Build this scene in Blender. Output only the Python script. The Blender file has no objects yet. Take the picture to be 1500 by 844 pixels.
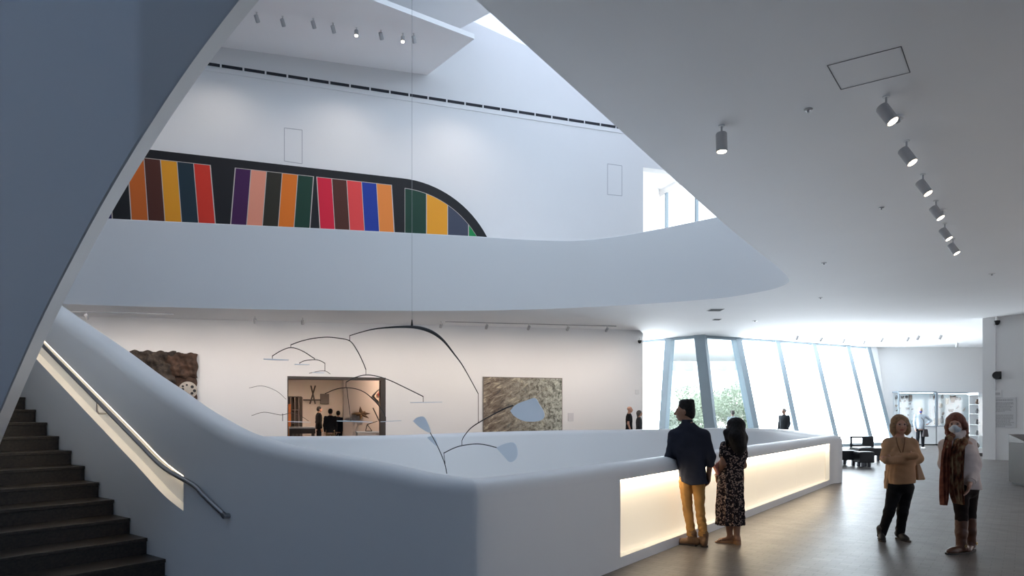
import bpy, bmesh, math, random
import numpy as np
from mathutils import Vector, Matrix
from mathutils.geometry import tessellate_polygon
R = math.radians
random.seed(7)
SC = bpy.context.scene
COL = SC.collection
EYE = 1.62                      # camera height
F = 1000.0                      # focal length, in pixels of the 1500x844 frame

# ------------------------------------------------------------------ materials
def new_mat(name):
    m = bpy.data.materials.new(name); m.use_nodes = True
    return m, m.node_tree, m.node_tree.nodes['Principled BSDF']
def mat(name, col, rough=0.6, metal=0.0, spec=0.5, var=0.0, scale=8.0, bump=0.0, bscale=60.0):
    m, nt, b = new_mat(name)
    b.inputs['Base Color'].default_value = (*col, 1)
    b.inputs['Roughness'].default_value = rough
    b.inputs['Metallic'].default_value = metal
    b.inputs['Specular IOR Level'].default_value = spec
    if var or bump:
        tc = nt.nodes.new('ShaderNodeTexCoord')
    if var:
        n = nt.nodes.new('ShaderNodeTexNoise'); n.inputs['Scale'].default_value = scale; n.inputs['Detail'].default_value = 5
        nt.links.new(tc.outputs['Object'], n.inputs['Vector'])
        r = nt.nodes.new('ShaderNodeValToRGB')
        r.color_ramp.elements[0].position = 0.3; r.color_ramp.elements[1].position = 0.7
        r.color_ramp.elements[0].color = (*[c * (1 - var) for c in col], 1)
        r.color_ramp.elements[1].color = (*[min(1, c * (1 + var)) for c in col], 1)
        nt.links.new(n.outputs['Fac'], r.inputs['Fac']); nt.links.new(r.outputs['Color'], b.inputs['Base Color'])
    if bump:
        n2 = nt.nodes.new('ShaderNodeTexNoise'); n2.inputs['Scale'].default_value = bscale
        nt.links.new(tc.outputs['Object'], n2.inputs['Vector'])
        bp = nt.nodes.new('ShaderNodeBump'); bp.inputs['Strength'].default_value = bump; bp.inputs['Distance'].default_value = 0.01
        nt.links.new(n2.outputs['Fac'], bp.inputs['Height']); nt.links.new(bp.outputs['Normal'], b.inputs['Normal'])
    return m
def emit(name, col, strength, base=(0.8, 0.8, 0.8)):
    m, nt, b = new_mat(name)
    b.inputs['Base Color'].default_value = (*base, 1)
    b.inputs['Emission Color'].default_value = (*col, 1)
    b.inputs['Emission Strength'].default_value = strength
    return m

M = {}
M['paint'] = mat('white_paint', (0.80, 0.80, 0.80), 0.65, spec=0.25, var=0.012, scale=0.6)
M['ceil'] = mat('ceiling_paint', (0.90, 0.90, 0.91), 0.75, spec=0.2, var=0.012, scale=0.5)
M['parapet'] = mat('parapet_paint', (0.78, 0.79, 0.80), 0.45, spec=0.4)
M['line'] = mat('grey_joint', (0.42, 0.42, 0.44), 0.8)
M['black'] = mat('black_metal', (0.012, 0.012, 0.013), 0.5)
M['slot'] = mat('slot_dark', (0.02, 0.022, 0.03), 0.8)
M['steel'] = mat('brushed_steel', (0.33, 0.33, 0.34), 0.38, metal=1.0)
M['white_metal'] = mat('white_metal', (0.72, 0.72, 0.72), 0.4)
M['grey_metal'] = mat('grey_fixture', (0.45, 0.45, 0.46), 0.45)
M['frame'] = mat('window_frame_metal', (0.27, 0.34, 0.39), 0.5)
M['dark_frame'] = mat('dark_bronze', (0.055, 0.045, 0.04), 0.5)
M['leather'] = mat('black_leather', (0.018, 0.019, 0.022), 0.42, var=0.15, scale=20)
M['chrome'] = mat('dark_steel', (0.08, 0.08, 0.09), 0.3, metal=0.8)
M['shade'] = emit('lit_window_shade', (0.84, 0.93, 1.0), 13.0)
M['shade3'] = emit('lit_upper_shade', (0.88, 0.95, 1.0), 1.8)
M['skyglass'] = emit('lit_skylight', (0.66, 0.76, 1.0), 0.8)
M['led'] = emit('warm_led', (1.0, 0.80, 0.55), 8.0)
M['lamp'] = emit('lamp_lens', (1.0, 0.82, 0.60), 14.0)
M['lamp_off'] = mat('lamp_lens_unlit', (0.35, 0.33, 0.30), 0.3)

def floor_mat():
    m, nt, b = new_mat('end_grain_floor')
    tc = nt.nodes.new('ShaderNodeTexCoord')
    mp = nt.nodes.new('ShaderNodeMapping'); mp.inputs['Rotation'].default_value = (0, 0, R(37))
    nt.links.new(tc.outputs['Object'], mp.inputs['Vector'])
    br = nt.nodes.new('ShaderNodeTexBrick')
    br.inputs['Scale'].default_value = 1.0
    br.inputs['Brick Width'].default_value = 0.20; br.inputs['Row Height'].default_value = 0.10
    br.inputs['Mortar Size'].default_value = 0.004; br.inputs['Bias'].default_value = 0.0
    br.inputs['Color1'].default_value = (0.094, 0.086, 0.081, 1)
    br.inputs['Color2'].default_value = (0.130, 0.117, 0.109, 1)
    br.inputs['Mortar'].default_value = (0.05, 0.044, 0.04, 1)
    nt.links.new(mp.outputs['Vector'], br.inputs['Vector'])
    nt.links.new(br.outputs['Color'], b.inputs['Base Color'])
    n = nt.nodes.new('ShaderNodeTexNoise'); n.inputs['Scale'].default_value = 3.0; n.inputs['Detail'].default_value = 6
    nt.links.new(tc.outputs['Object'], n.inputs['Vector'])
    mr = nt.nodes.new('ShaderNodeMapRange'); mr.inputs['To Min'].default_value = 0.31; mr.inputs['To Max'].default_value = 0.44
    nt.links.new(n.outputs['Fac'], mr.inputs['Value']); nt.links.new(mr.outputs['Result'], b.inputs['Roughness'])
    bp = nt.nodes.new('ShaderNodeBump'); bp.inputs['Strength'].default_value = 0.35; bp.inputs['Distance'].default_value = 0.004
    nt.links.new(br.outputs['Color'], bp.inputs['Height']); nt.links.new(bp.outputs['Normal'], b.inputs['Normal'])
    b.inputs['Specular IOR Level'].default_value = 0.5
    return m
M['floor'] = floor_mat()
def stair_mat():
    m, nt, b = new_mat('dark_stained_wood')
    tc = nt.nodes.new('ShaderNodeTexCoord')
    mp = nt.nodes.new('ShaderNodeMapping'); mp.inputs['Rotation'].default_value = (0, 0, R(46)); mp.inputs['Scale'].default_value = (1.2, 22, 22)
    nt.links.new(tc.outputs['Object'], mp.inputs['Vector'])
    n = nt.nodes.new('ShaderNodeTexNoise'); n.inputs['Scale'].default_value = 2.0; n.inputs['Detail'].default_value = 6
    nt.links.new(mp.outputs['Vector'], n.inputs['Vector'])
    r = nt.nodes.new('ShaderNodeValToRGB')
    r.color_ramp.elements[0].position = 0.3; r.color_ramp.elements[0].color = (0.010, 0.0075, 0.006, 1)
    r.color_ramp.elements[1].position = 0.75; r.color_ramp.elements[1].color = (0.040, 0.029, 0.022, 1)
    nt.links.new(n.outputs['Fac'], r.inputs['Fac']); nt.links.new(r.outputs['Color'], b.inputs['Base Color'])
    b.inputs['Roughness'].default_value = 0.38
    return m
M['stair'] = stair_mat()
def glass_mat():
    m, nt, b = new_mat('clear_glass')
    nt.nodes.remove(b)
    out = nt.nodes['Material Output']
    t = nt.nodes.new('ShaderNodeBsdfTransparent'); t.inputs['Color'].default_value = (0.93, 0.97, 0.98, 1)
    g = nt.nodes.new('ShaderNodeBsdfGlossy'); g.inputs['Roughness'].default_value = 0.05
    mx = nt.nodes.new('ShaderNodeMixShader'); mx.inputs['Fac'].default_value = 0.06
    nt.links.new(t.outputs[0], mx.inputs[1]); nt.links.new(g.outputs[0], mx.inputs[2]); nt.links.new(mx.outputs[0], out.inputs['Surface'])
    return m
M['glass'] = glass_mat()

# ------------------------------------------------------------------ mesh helpers
class MB:
    """collects verts and faces, then links them as ONE mesh object"""
    def __init__(s): s.v = []; s.f = []; s.mi = []
    def add(s, vs, fs, mi=0):
        b = len(s.v); s.v += [tuple(map(float, v)) for v in vs]
        s.f += [tuple(b + i for i in f) for f in fs]; s.mi += [mi] * len(fs); return s
    def box(s, lo, hi, mi=0, M4=None):
        (x0, y0, z0), (x1, y1, z1) = lo, hi
        vs = [(x0,y0,z0),(x1,y0,z0),(x1,y1,z0),(x0,y1,z0),(x0,y0,z1),(x1,y0,z1),(x1,y1,z1),(x0,y1,z1)]
        if M4: vs = [M4 @ Vector(v) for v in vs]
        return s.add(vs, [(0,3,2,1),(4,5,6,7),(0,1,5,4),(1,2,6,5),(2,3,7,6),(3,0,4,7)], mi)
    def prism(s, bot, top, mi=0):
        n = len(bot)
        return s.add(list(bot) + list(top), [tuple(range(n))[::-1], tuple(range(n, 2*n))] + [(i, (i+1) % n, n + (i+1) % n, n + i) for i in range(n)], mi)
    def tube(s, pts, r, seg=10, mi=0, closed=False):
        pts = [Vector(p) for p in pts]; n = len(pts)
        rs = r if isinstance(r, (list, tuple)) else [r] * n
        rings = []; up = None
        for i, p in enumerate(pts):
            a = pts[max(0, i-1)]; b = pts[min(n-1, i+1)]
            if closed: a = pts[(i-1) % n]; b = pts[(i+1) % n]
            t = (b - a).normalized()
            if up is None: up = Vector((0, 0, 1)) if abs(t.z) < 0.9 else Vector((1, 0, 0))
            x = up.cross(t).normalized(); y = t.cross(x).normalized(); up = y
            rings.append([p + (x * math.cos(2*math.pi*k/seg) + y * math.sin(2*math.pi*k/seg)) * rs[i] for k in range(seg)])
        vs = [v for rg in rings for v in rg]; fs = []
        for i in range(n if closed else n - 1):
            j = (i + 1) % n
            for k in range(seg):
                fs.append((i*seg + k, i*seg + (k+1) % seg, j*seg + (k+1) % seg, j*seg + k))
        if not closed: fs += [tuple(range(seg))[::-1], tuple(range((n-1)*seg, n*seg))]
        return s.add(vs, fs, mi)
    def lathe(s, prof, M4=None, seg=20, mi=0):
        vs = []; fs = []; n = len(prof)
        for r_, z in prof:
            for k in range(seg):
                a = 2*math.pi*k/seg; vs.append(Vector((r_*math.cos(a), r_*math.sin(a), z)))
        for i in range(n-1):
            for k in range(seg):
                fs.append((i*seg+k, i*seg+(k+1)%seg, (i+1)*seg+(k+1)%seg, (i+1)*seg+k))
        fs += [tuple(range(seg))[::-1], tuple(range((n-1)*seg, n*seg))]
        if M4: vs = [M4 @ v for v in vs]
        return s.add(vs, fs, mi)
    def build(s, name, mats, parent=None, smooth=None, bevel=0.0):
        me = bpy.data.meshes.new(name); me.from_pydata(s.v, [], s.f)
        for m in (mats if isinstance(mats, (list, tuple)) else [mats]): me.materials.append(m)
        for p, k in zip(me.polygons, s.mi): p.material_index = k
        bm = bmesh.new(); bm.from_mesh(me)
        bmesh.ops.recalc_face_normals(bm, faces=bm.faces[:]); bm.to_mesh(me); bm.free()
        if smooth is not None:
            for p in me.polygons: p.use_smooth = True
            me.set_sharp_from_angle(angle=R(smooth))
        o = bpy.data.objects.new(name, me); COL.objects.link(o)
        if parent: o.parent = parent
        if bevel:
            b = o.modifiers.new('bevel', 'BEVEL'); b.width = bevel; b.segments = 2; b.limit_method = 'ANGLE'
        return o
def tag(o, label=None, cat=None, group=None, kind=None):
    for k, v in (('label', label), ('category', cat), ('group', group), ('kind', kind)):
        if v: o[k] = v
    return o
def empty(name, loc=(0, 0, 0), rz=0.0):
    o = bpy.data.objects.new(name, None); COL.objects.link(o)
    o.location = loc; o.rotation_euler = (0, 0, rz); o.empty_display_size = 0.1
    return o
def struct(o): o['kind'] = 'structure'; return o
def copy_tree(o, parent=None):
    c = o.copy(); COL.objects.link(c)
    if parent: c.parent = parent
    for ch in list(o.children): copy_tree(ch, c)
    return c

def at(px, py, d):
    """place of photo pixel (px, py) at depth d in front of the camera"""
    return Vector(((px - 750) / F * d, d, EYE - (py - 604) / F * d))
def at_z(px, py, z):
    return at(px, py, (EYE - z) * F / (py - 604))

def catmull(pts, per=6):
    P = [Vector(p) for p in pts]; out = []
    for i in range(len(P) - 1):
        p0 = P[max(0, i-1)]; p1 = P[i]; p2 = P[i+1]; p3 = P[min(len(P)-1, i+2)]
        if i == 0: p0 = p1 * 2 - p2
        if i == len(P) - 2: p3 = p2 * 2 - p1
        for k in range(per):
            t = k / per
            out.append(0.5 * ((2*p1) + (p2 - p0)*t + (2*p0 - 5*p1 + 4*p2 - p3)*t*t + (-p0 + 3*p1 - 3*p2 + p3)*t**3))
    out.append(P[-1]); return out
def normals2(path):
    """left-hand normals of a plan path (Vectors), with mitre length"""
    out = []; n = len(path)
    for i in range(n):
        a = path[max(0, i-1)]; p = path[i]; b = path[min(n-1, i+1)]
        d1 = Vector((p.x-a.x, p.y-a.y)) if i else Vector((b.x-p.x, b.y-p.y))
        d2 = Vector((b.x-p.x, b.y-p.y)) if i < n-1 else d1
        d1.normalize(); d2.normalize()
        n1 = Vector((-d1.y, d1.x)); n2 = Vector((-d2.y, d2.x)); m = (n1 + n2).normalized()
        out.append(m / max(0.5, m.dot(n1)))
    return out
def sweep_wall(path, zb_out, zb_in, T, r, name, m, side=1):
    """a rounded-top wall following path (x, y, ztop); T thick towards the left (side=1) or right of the path"""
    nn = normals2(path); mb = MB(); vs = []; k = 0
    for p, n in zip(path, nn):
        n = n * side; zt = p.z
        sec = [(0, zb_out), (0, zt - r)]
        sec += [(r - r*math.cos(a), zt - r + r*math.sin(a)) for a in (R(22), R(45), R(68))] + [(r, zt)]
        sec += [(T - r, zt)] + [(T - r + r*math.sin(a), zt - r + r*math.cos(a)) for a in (R(22), R(45), R(68))] + [(T, zt - r), (T, zb_in)]
        k = len(sec)
        vs += [(p.x + n.x*o, p.y + n.y*o, z) for o, z in sec]
    fs = []
    for i in range(len(path) - 1):
        for j in range(k):
            fs.append((i*k + j, i*k + (j+1) % k, (i+1)*k + (j+1) % k, (i+1)*k + j))
    fs += [tuple(range(k)), tuple(range((len(path)-1)*k, len(path)*k))[::-1]]
    mb.add(vs, fs)
    return mb.build(name, m, smooth=35)
def strip_loft(path, nn, n0, n1, z0f, z1f, side=1):
    """closed bar along path between offsets n0..n1 and heights z0f(i)..z1f(i)"""
    vs = []; fs = []
    for i, (p, n) in enumerate(zip(path, nn)):
        n = n * side
        for o, z in ((n0, z0f(i)), (n1, z0f(i)), (n1, z1f(i)), (n0, z1f(i))):
            vs.append((p.x + n.x*o, p.y + n.y*o, z))
    N = len(path)
    for i in range(N - 1):
        for j in range(4):
            fs.append((i*4 + j, i*4 + (j+1) % 4, (i+1)*4 + (j+1) % 4, (i+1)*4 + j))
    fs += [(0, 1, 2, 3), tuple((N-1)*4 + j for j in (3, 2, 1, 0))]
    return MB().add(vs, fs)
def cut(o, cutters):
    """carve recesses for good and drop the cutters"""
    for c in cutters:
        b = o.modifiers.new('cut', 'BOOLEAN'); b.object = c; b.operation = 'DIFFERENCE'; b.solver = 'EXACT'
    bpy.context.view_layer.update()
    me = bpy.data.meshes.new_from_object(o.evaluated_get(bpy.context.evaluated_depsgraph_get()))
    o.modifiers.clear(); o.data = me; me.set_sharp_from_angle(angle=R(35))
    for c in cutters:
        d = c.data; bpy.data.objects.remove(c); bpy.data.meshes.remove(d)
def flat(loops, z, name, m, parent=None):
    """horizontal sheet from an outer loop and optional hole loops of (x, y)"""
    L = [[Vector((x, y, 0)) for x, y in lp] for lp in loops]
    tris = tessellate_polygon(L); vs = [v for lp in L for v in lp]
    mb = MB(); mb.add([(v.x, v.y, z) for v in vs], tris)
    return mb.build(name, m, parent)
# ------------------------------------------------------------------ camera, colour management, world
cam = bpy.data.cameras.new('camera'); co = bpy.data.objects.new('camera', cam); COL.objects.link(co)
co.location = (0, 0, EYE); co.rotation_euler = (R(90), 0, 0)
cam.sensor_width = 36; cam.sensor_fit = 'HORIZONTAL'; cam.lens = 24.0; cam.shift_y = 182 / 1500
cam.clip_end = 500; SC.camera = co
SC.view_settings.view_transform = 'Standard'; SC.view_settings.look = 'None'
SC.view_settings.exposure = 0.3; SC.view_settings.gamma = 1.0; SC.view_settings.use_curve_mapping = False
SC.cycles.use_denoising = True
try: SC.cycles.denoiser = 'OPENIMAGEDENOISE'
except Exception: pass
SC.cycles.max_bounces = 10; SC.cycles.diffuse_bounces = 6; SC.cycles.sample_clamp_indirect = 6.0
W = bpy.data.worlds.new('sky'); SC.world = W; W.use_nodes = True
bg = W.node_tree.nodes['Background']
bg.inputs['Color'].default_value = (0.86, 0.93, 1.0, 1); bg.inputs['Strength'].default_value = 4.5

# ------------------------------------------------------------------ plan of the place
# the mural wall: right end P0, runs left along -U
U = Vector((0.944, 0.331, 0)); P0 = Vector((5.376, 28.0, 0)); NB = Vector((-0.331, 0.944, 0))   # NB: away from the viewer
def wl(s, z=0.0, n=0.0): 
    p = P0 - U * s + NB * n; return Vector((p.x, p.y, z))
def wl_px(px):      # where photo column px meets the mural wall
    q = (px - 750) / F
    return (P0.x - q * P0.y) / (U.x - q * U.y)
def wl_at(px, py, n=0.0):
    s = wl_px(px); d = (P0 - U * s).y
    return wl(s, EYE - (py - 604) / F * d, n)
S0 = Vector((-3.4, 6.75, 0)); SD = Vector((-0.79, 0.61, 0)); C0 = Vector((-0.26, 5.2, 0)); G1 = Vector((7.36, 15.6, 0))
ZC = 4.85                         # underside of the low ceiling
ZU = 6.0

# stair + atrium parapet, outer face seen from the visitors' side, clockwise from high up the stair
pts = []
for s, z in ((9.0, 5.10), (6.0, 3.98), (4.0, 3.24), (2.72, 2.77), (1.62, 2.375), (0.69, 2.02)):
    p = S0 + SD * s; pts.append((p.x, p.y, z))
for k, z in ((1.0, 1.785), (0.85, 1.56), (0.773, 1.455), (0.697, 1.385), (0.6, 1.32), (0.435, 1.245), (0.282, 1.185), (0.15, 1.12)):
    p = C0 + (S0 - C0) * k; pts.append((p.x, p.y, z))
pts.append((C0.x - 0.10, C0.y + 0.125, 1.088)); pts.append((C0.x + 0.09, C0.y + 0.21, 1.078))
for k in (0.075, 0.13, 0.25, 0.5, 0.75, 0.93, 0.985):
    p = C0 + (G1 - C0) * k; pts.append((p.x, p.y, 1.075))
pts += [(7.52, 15.66, 1.075), (7.72, 16.1, 1.075), (8.15, 18.6, 1.08), (8.4, 20.9, 1.10), (8.05, 22.5, 1.09), (6.9, 23.35, 1.08), (5.4, 22.85, 1.07),
        (4.1, 22.2, 1.065), (1.5, 21.1, 1.065), (-0.9, 19.1, 1.065), (-3.0, 16.5, 1.065), (-5.2, 15.9, 1.065), (-8.0, 15.7, 1.065), (-10.5, 15.7, 1.065)]
PATH = catmull(pts, 5)
NPATH = normals2(PATH)
T_P = 0.34
atrium = struct(sweep_wall(PATH, -0.3, -4.0, T_P, 0.12, 'wall_atrium', M['parapet'], side=1))

# glowing panel recess in the long straight side
GD = (G1 - C0).normalized(); GN = Vector((-GD.y, GD.x, 0)); GL = (G1 - C0).length
def gl(k, n, z): 
    p = C0 + (G1 - C0) * k + GN * n; return Vector((p.x, p.y, z))
g0, g1, gz0, gz1, gdep = 0.182, 0.965, 0.112, 0.915, 0.11
c1 = MB(); c1.prism([gl(g0, -0.08, gz0), gl(g1, -0.08, gz0), gl(g1, gdep, gz0), gl(g0, gdep, gz0)],
                    [gl(g0, -0.08, gz1), gl(g1, -0.08, gz1), gl(g1, gdep, gz1), gl(g0, gdep, gz1)])
c1 = c1.build('cutter_glow', M['parapet'])
# handrail recess along the stair wall
def arc(path):
    a = [0.0]
    for i in range(1, len(path)): a.append(a[-1] + math.hypot(path[i].x - path[i-1].x, path[i].y - path[i-1].y))
    return a
def rail_z(p):    # top of the handrail recess above the plan point p
    s = (p - S0).to_2d().dot(SD.to_2d())
    return 1.102 + 0.437 * s
rec_i = [i for i, p in enumerate(PATH) if -0.30 < (p - S0).to_2d().dot(SD.to_2d()) < 8 and p.y < 13 and p.x < -3.0]
rp = [PATH[i] for i in rec_i]; rn = [NPATH[i] for i in rec_i]
c2 = strip_loft(rp, rn, -0.06, 0.10, lambda i: rail_z(rp[i]) - 0.34, lambda i: rail_z(rp[i]), 1).build('cutter_rail', M['parapet'])
cut(atrium, [c1, c2])

# light panels of warm frosted glass
M['glow'] = emit('warm_frosted_glass', (1.0, 0.83, 0.60), 0.36, base=(0.85, 0.80, 0.70))
gp = empty('wall_lightbox', gl((g0 + g1) / 2, 0, 0))
inv = gp.matrix_world.inverted()
def local(o, parent):
    """parent o and keep it where it was built (world coordinates)"""
    o.parent = parent; loc = Vector(parent.location); rz = parent.rotation_euler.z
    o.matrix_parent_inverse = (Matrix.Translation(loc) @ Matrix.Rotation(rz, 4, 'Z')).inverted(); return o
for i in range(4):
    a = g0 + (g1 - g0) * i / 4; b = g0 + (g1 - g0) * (i + 1) / 4 - 0.0006
    mb = MB(); mb.prism([gl(a, gdep - .012, gz0), gl(b, gdep - .012, gz0), gl(b, gdep, gz0), gl(a, gdep, gz0)],
                        [gl(a, gdep - .012, gz1), gl(b, gdep - .012, gz1), gl(b, gdep, gz1), gl(a, gdep, gz1)])
    local(mb.build('glass_panel', M['glow']), gp)
mb = MB(); mb.prism([gl(g0 + .001, 0.01, gz1 - .012), gl(g1 - .001, 0.01, gz1 - .012), gl(g1 - .001, gdep - .02, gz1 - .012), gl(g0 + .001, gdep - .02, gz1 - .012)],
                    [gl(g0 + .001, 0.01, gz1 - .002), gl(g1 - .001, 0.01, gz1 - .002), gl(g1 - .001, gdep - .02, gz1 - .002), gl(g0 + .001, gdep - .02, gz1 - .002)])
M['led2'] = emit('warm_led_bar', (1.0, 0.82, 0.58), 13.0)
local(mb.build('led_strip', M['led2']), gp)
tag(gp, 'long warm backlit frosted glass panel set into the white parapet behind the couple', 'light panel')

# floor with the atrium void, and the storey below
hole = [(p.x + n.x * 0.17, p.y + n.y * 0.17) for p, n in zip(PATH, NPATH)]
hole = hole[::1]
XL, XR, YB, YF = -20.0, 31.0, -7.0, 44.0
# clip the hole's stair end so that it closes inside the hall
struct(flat([[(XL, YB), (XR, YB), (XR, YF), (XL, YF)], hole], 0.0, 'floor', M['floor']))
struct(flat([[(XL, YB), (XR, YB), (XR, YF), (XL, YF)]], -4.0, 'floor_below', M['paint']))

# staircase
ND = Vector((-0.61, -0.79, 0))    # towards the left end of the steps
st = empty('staircase', S0)
for i in range(1, 22):
    h = 0.1655
    f0 = S0 + SD * (0.055 + 0.392 * (i - 1)); f1 = f0 + SD * (0.392 + 0.03)
    L = 2.3
    a, b, c, d = f0 + ND*0.006, f0 + ND * L, f1 + ND * L, f1 + ND*0.006
    z0, z1 = h * (i - 1) - 0.02, h * i
    mb = MB(); mb.prism([(q.x, q.y, z0) for q in (a, b, c, d)], [(q.x, q.y, z1 - 0.035) for q in (a, b, c, d)])
    local(mb.build('riser', M['stair']), st)
    e = -SD * 0.022
    a, b = a + e, b + e
    mb = MB(); mb.prism([(q.x, q.y, z1 - 0.035) for q in (a, b, c, d)], [(q.x, q.y, z1) for q in (a, b, c, d)])
    local(mb.build('tread', M['stair'], bevel=0.004), st)
st['kind'] = 'structure'

# handrail in its lit recess
hr = empty('handrail', S0)
tub = []
for p, n in zip(rp, rn):
    tub.append(Vector((p.x - n.x * 0.05, p.y - n.y * 0.05, rail_z(p) - 0.022)))
pe = []
for k, z in ((0.88, 0.925), (0.84, 0.835), (0.80, 0.748), (0.765, 0.675)):
    q = C0 + (S0 - C0) * k; n = Vector((0.445, 0.895, 0)); q = q - n * 0.05; pe.append(Vector((q.x, q.y, z)))
mb = MB(); mb.tube(catmull([tuple(v) for v in tub[::4]] + [tuple(v) for v in pe], 4), 0.023, 12)
local(mb.build('rail', M['steel'], smooth=50), hr)
q = pe[-1]
mb = MB(); mb.tube([q, q + Vector((0.012, -0.006, -0.018)), q + Vector((0.035, 0.03, -0.022)), q + Vector((0.05, 0.062, -0.022))], [.026, .028, .026, .024], 12)
mb.lathe([(0.034, 0), (0.034, 0.012)], Matrix.Translation(q + Vector((0.045, 0.055, -0.022))) @ Vector((-0.445, -0.895, 0)).to_track_quat('Z', 'Y').to_matrix().to_4x4())
local(mb.build('end_bracket', M['steel'], smooth=40), hr)
for s in (1.55, 3.9):
    q = S0 + SD * s; z = rail_z(q) - 0.025
    n2 = Vector((0.61, 0.79, 0))
    mb = MB(); mb.tube([q + n2 * 0.05 + Vector((0, 0, z - 0.15)), q - n2 * 0.03 + Vector((0, 0, z - 0.145)), q - n2 * 0.047 + Vector((0, 0, z - 0.12)), q - n2 * 0.047 + Vector((0, 0, z))], 0.011, 8)
    local(mb.build('bracket', M['steel'], smooth=50), hr)
local(strip_loft(rp, rn, 0.004, 0.034, lambda i: rail_z(rp[i]) - 0.010, lambda i: rail_z(rp[i]) - 0.001, 1).build('led_strip', M['led']), hr)
tag(hr, 'dark steel handrail with warm light strip along the white stair wall', 'handrail')

# the rising stair wall at the left: a curved-edged fin above the stair
FQ = Vector((-4.9, 6.5, 0)); FD = Vector((0.79, -0.61, 0)); FN = Vector((-0.61, -0.79, 0))
edge = catmull([(-3.0, -2.0, 0), (-1.5, -0.25, 0), (-0.6, 0.68, 0), (0, 1.25, 0), (0.8, 1.91, 0), (1.56, 2.47, 0), (2.62, 3.13, 0), (3.6, 3.62, 0), (4.46, 3.93, 0), (5.05, 4.05, 0)], 6)
fin = MB(); vs = []; n_e = len(edge); th = 0.145
for i, e in enumerate(edge):
    b = FQ + FD * e.x + Vector((0, 0, e.y))
    e0, e1 = edge[max(0, i-1)], edge[min(n_e-1, i+1)]
    t = (FD * (e1.x - e0.x) + Vector((0, 0, e1.y - e0.y))).normalized()
    nz = -(.8*t.x + .2*t.y) / max(.12, t.z); nrm = Vector((.8, .2, nz)).normalized()
    ac = t.cross(nrm).normalized(); ac = ac if ac.y > 0 else -ac
    th_ = 0.21 * max(0.5, 1 - 0.09 * max(0, e.x))
    f0 = b - ac * th_; bk = b - FN * 0.0
    r1 = (b - f0) * 0.08
    vs += [tuple(b), tuple(f0 + r1), tuple(f0 + FN * 0.0 + Vector((0, 0, 0.02))), (f0.x, f0.y, 13.0), (b.x, b.y, 13.0)]
fs = []
for i in range(n_e - 1):
    for j in range(5):
        fs.append((i*5 + j, i*5 + (j+1) % 5, (i+1)*5 + (j+1) % 5, (i+1)*5 + j))
fs += [tuple(range(5)), tuple(range((n_e-1)*5, n_e*5))[::-1]]
fin.add(vs, fs); struct(fin.build('wall_stair', M['parapet'], smooth=40))

# ------------------------------------------------------------------ low ceiling with the atrium opening, upper balcony band
far = [(1157, 405, 295), (1156, 412, 297), (1148, 418, 299), (1130, 424, 302), (1100, 430, 308), (1058, 436.5, 316), (1000, 441.5, 328), (950, 445, 338), (900, 448, 346.5), (860, 450, 351), (820, 452, 352.3),
       (760, 454, 350), (690, 455.2, 345.6), (600, 455.5, 341), (450, 454.3, 333.5), (300, 451.5, 326.5), (150, 447.5, 319.5), (60, 444.5, 315)]
band = []
near = [(-8.0, -7.0), (-4.2, -0.9), (-0.23, 5.43), (3.45, 11.4), (5.6, 14.7)]
for x, y in near: band.append((x, y, 7.3))
band += [(6.25, 15.72, 7.3), (6.58, 16.3, 7.3)]
for px, yb, yt in far[1:]:
    d = (ZC - EYE) * F / (604 - yb); q = at(px, yt, d); band.append((q.x, q.y, q.z))
band.append((-16.5, 20.35, 7.55))
BAND = catmull(band, 5)
struct(sweep_wall(BAND, ZC, ZC + 0.06, 0.3, 0.03, 'wall_balcony', M['parapet'], side=-1))
bx = [(p.x, p.y) for p in BAND]
i_cut = min(range(len(BAND)), key=lambda i: abs(BAND[i].x - 3.15) + (0 if BAND[i].y > 18 else 99))
loop = bx[:i_cut + 1] + [(wl(0).x, wl(0).y), (wl(0, 0, 16).x, wl(0, 0, 16).y), (XR, YF), (XR, YB)]
struct(flat([loop], ZC, 'ceiling', M['ceil']))
struct(flat([loop], ZU, 'floor_upper', M['floor']))
# strip of ceiling between the band and the mural wall, dropping a little to the left
mb = MB(); vs = []; fs = []
tail = BAND[i_cut:]
for k, p in enumerate(tail):
    u = k / (len(tail) - 1); s = u * (wl_px(0) + 2.2)
    vs += [(p.x, p.y, ZC), tuple(wl(s, 4.98 - 0.0178 * s)), (p.x, p.y, ZU), tuple(wl(s, ZU))]
for k in range(len(tail) - 1):
    a, b = k*4, k*4 + 4
    fs += [(a, b, b+1, a+1), (a+2, a+3, b+3, b+2)]
mb.add(vs, fs); struct(mb.build('ceiling_gallery', M['ceil'], smooth=30))

# ------------------------------------------------------------------ the mural wall with its doorway
sd1, sd0 = wl_px(421), wl_px(565); zd = 2.86
mb = MB()
def wq(s0, s1, z0, z1, n=0.0): mb.add([wl(s0, z0, n), wl(s1, z0, n), wl(s1, z1, n), wl(s0, z1, n)], [(0, 1, 2, 3)])
TW = 0.45
for n in (0.0, TW):
    wq(0, sd0, -0.0, 5.5, n); wq(sd0, sd1, zd, 5.5, n); wq(sd1, 26, 0, 5.5, n); wq(0, 26, 5.5, 18, n); wq(-16, 0, 11.67, 18, n)
for s, z0, z1 in ((sd0, 0, zd), (sd1, 0, zd), (0, 0, 11.67)):
    mb.add([wl(s, z0), wl(s, z0, TW), wl(s, z1, TW), wl(s, z1)], [(0, 1, 2, 3)])
mb.add([wl(sd0, zd), wl(sd1, zd), wl(sd1, zd, TW), wl(sd0, zd, TW)], [(0, 1, 2, 3)])
mb.add([wl(0, 11.67), wl(-16, 11.67), wl(-16, 11.67, TW), wl(0, 11.67, TW)], [(0, 1, 2, 3)])
struct(mb.build('wall_mural', M['paint']))
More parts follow.
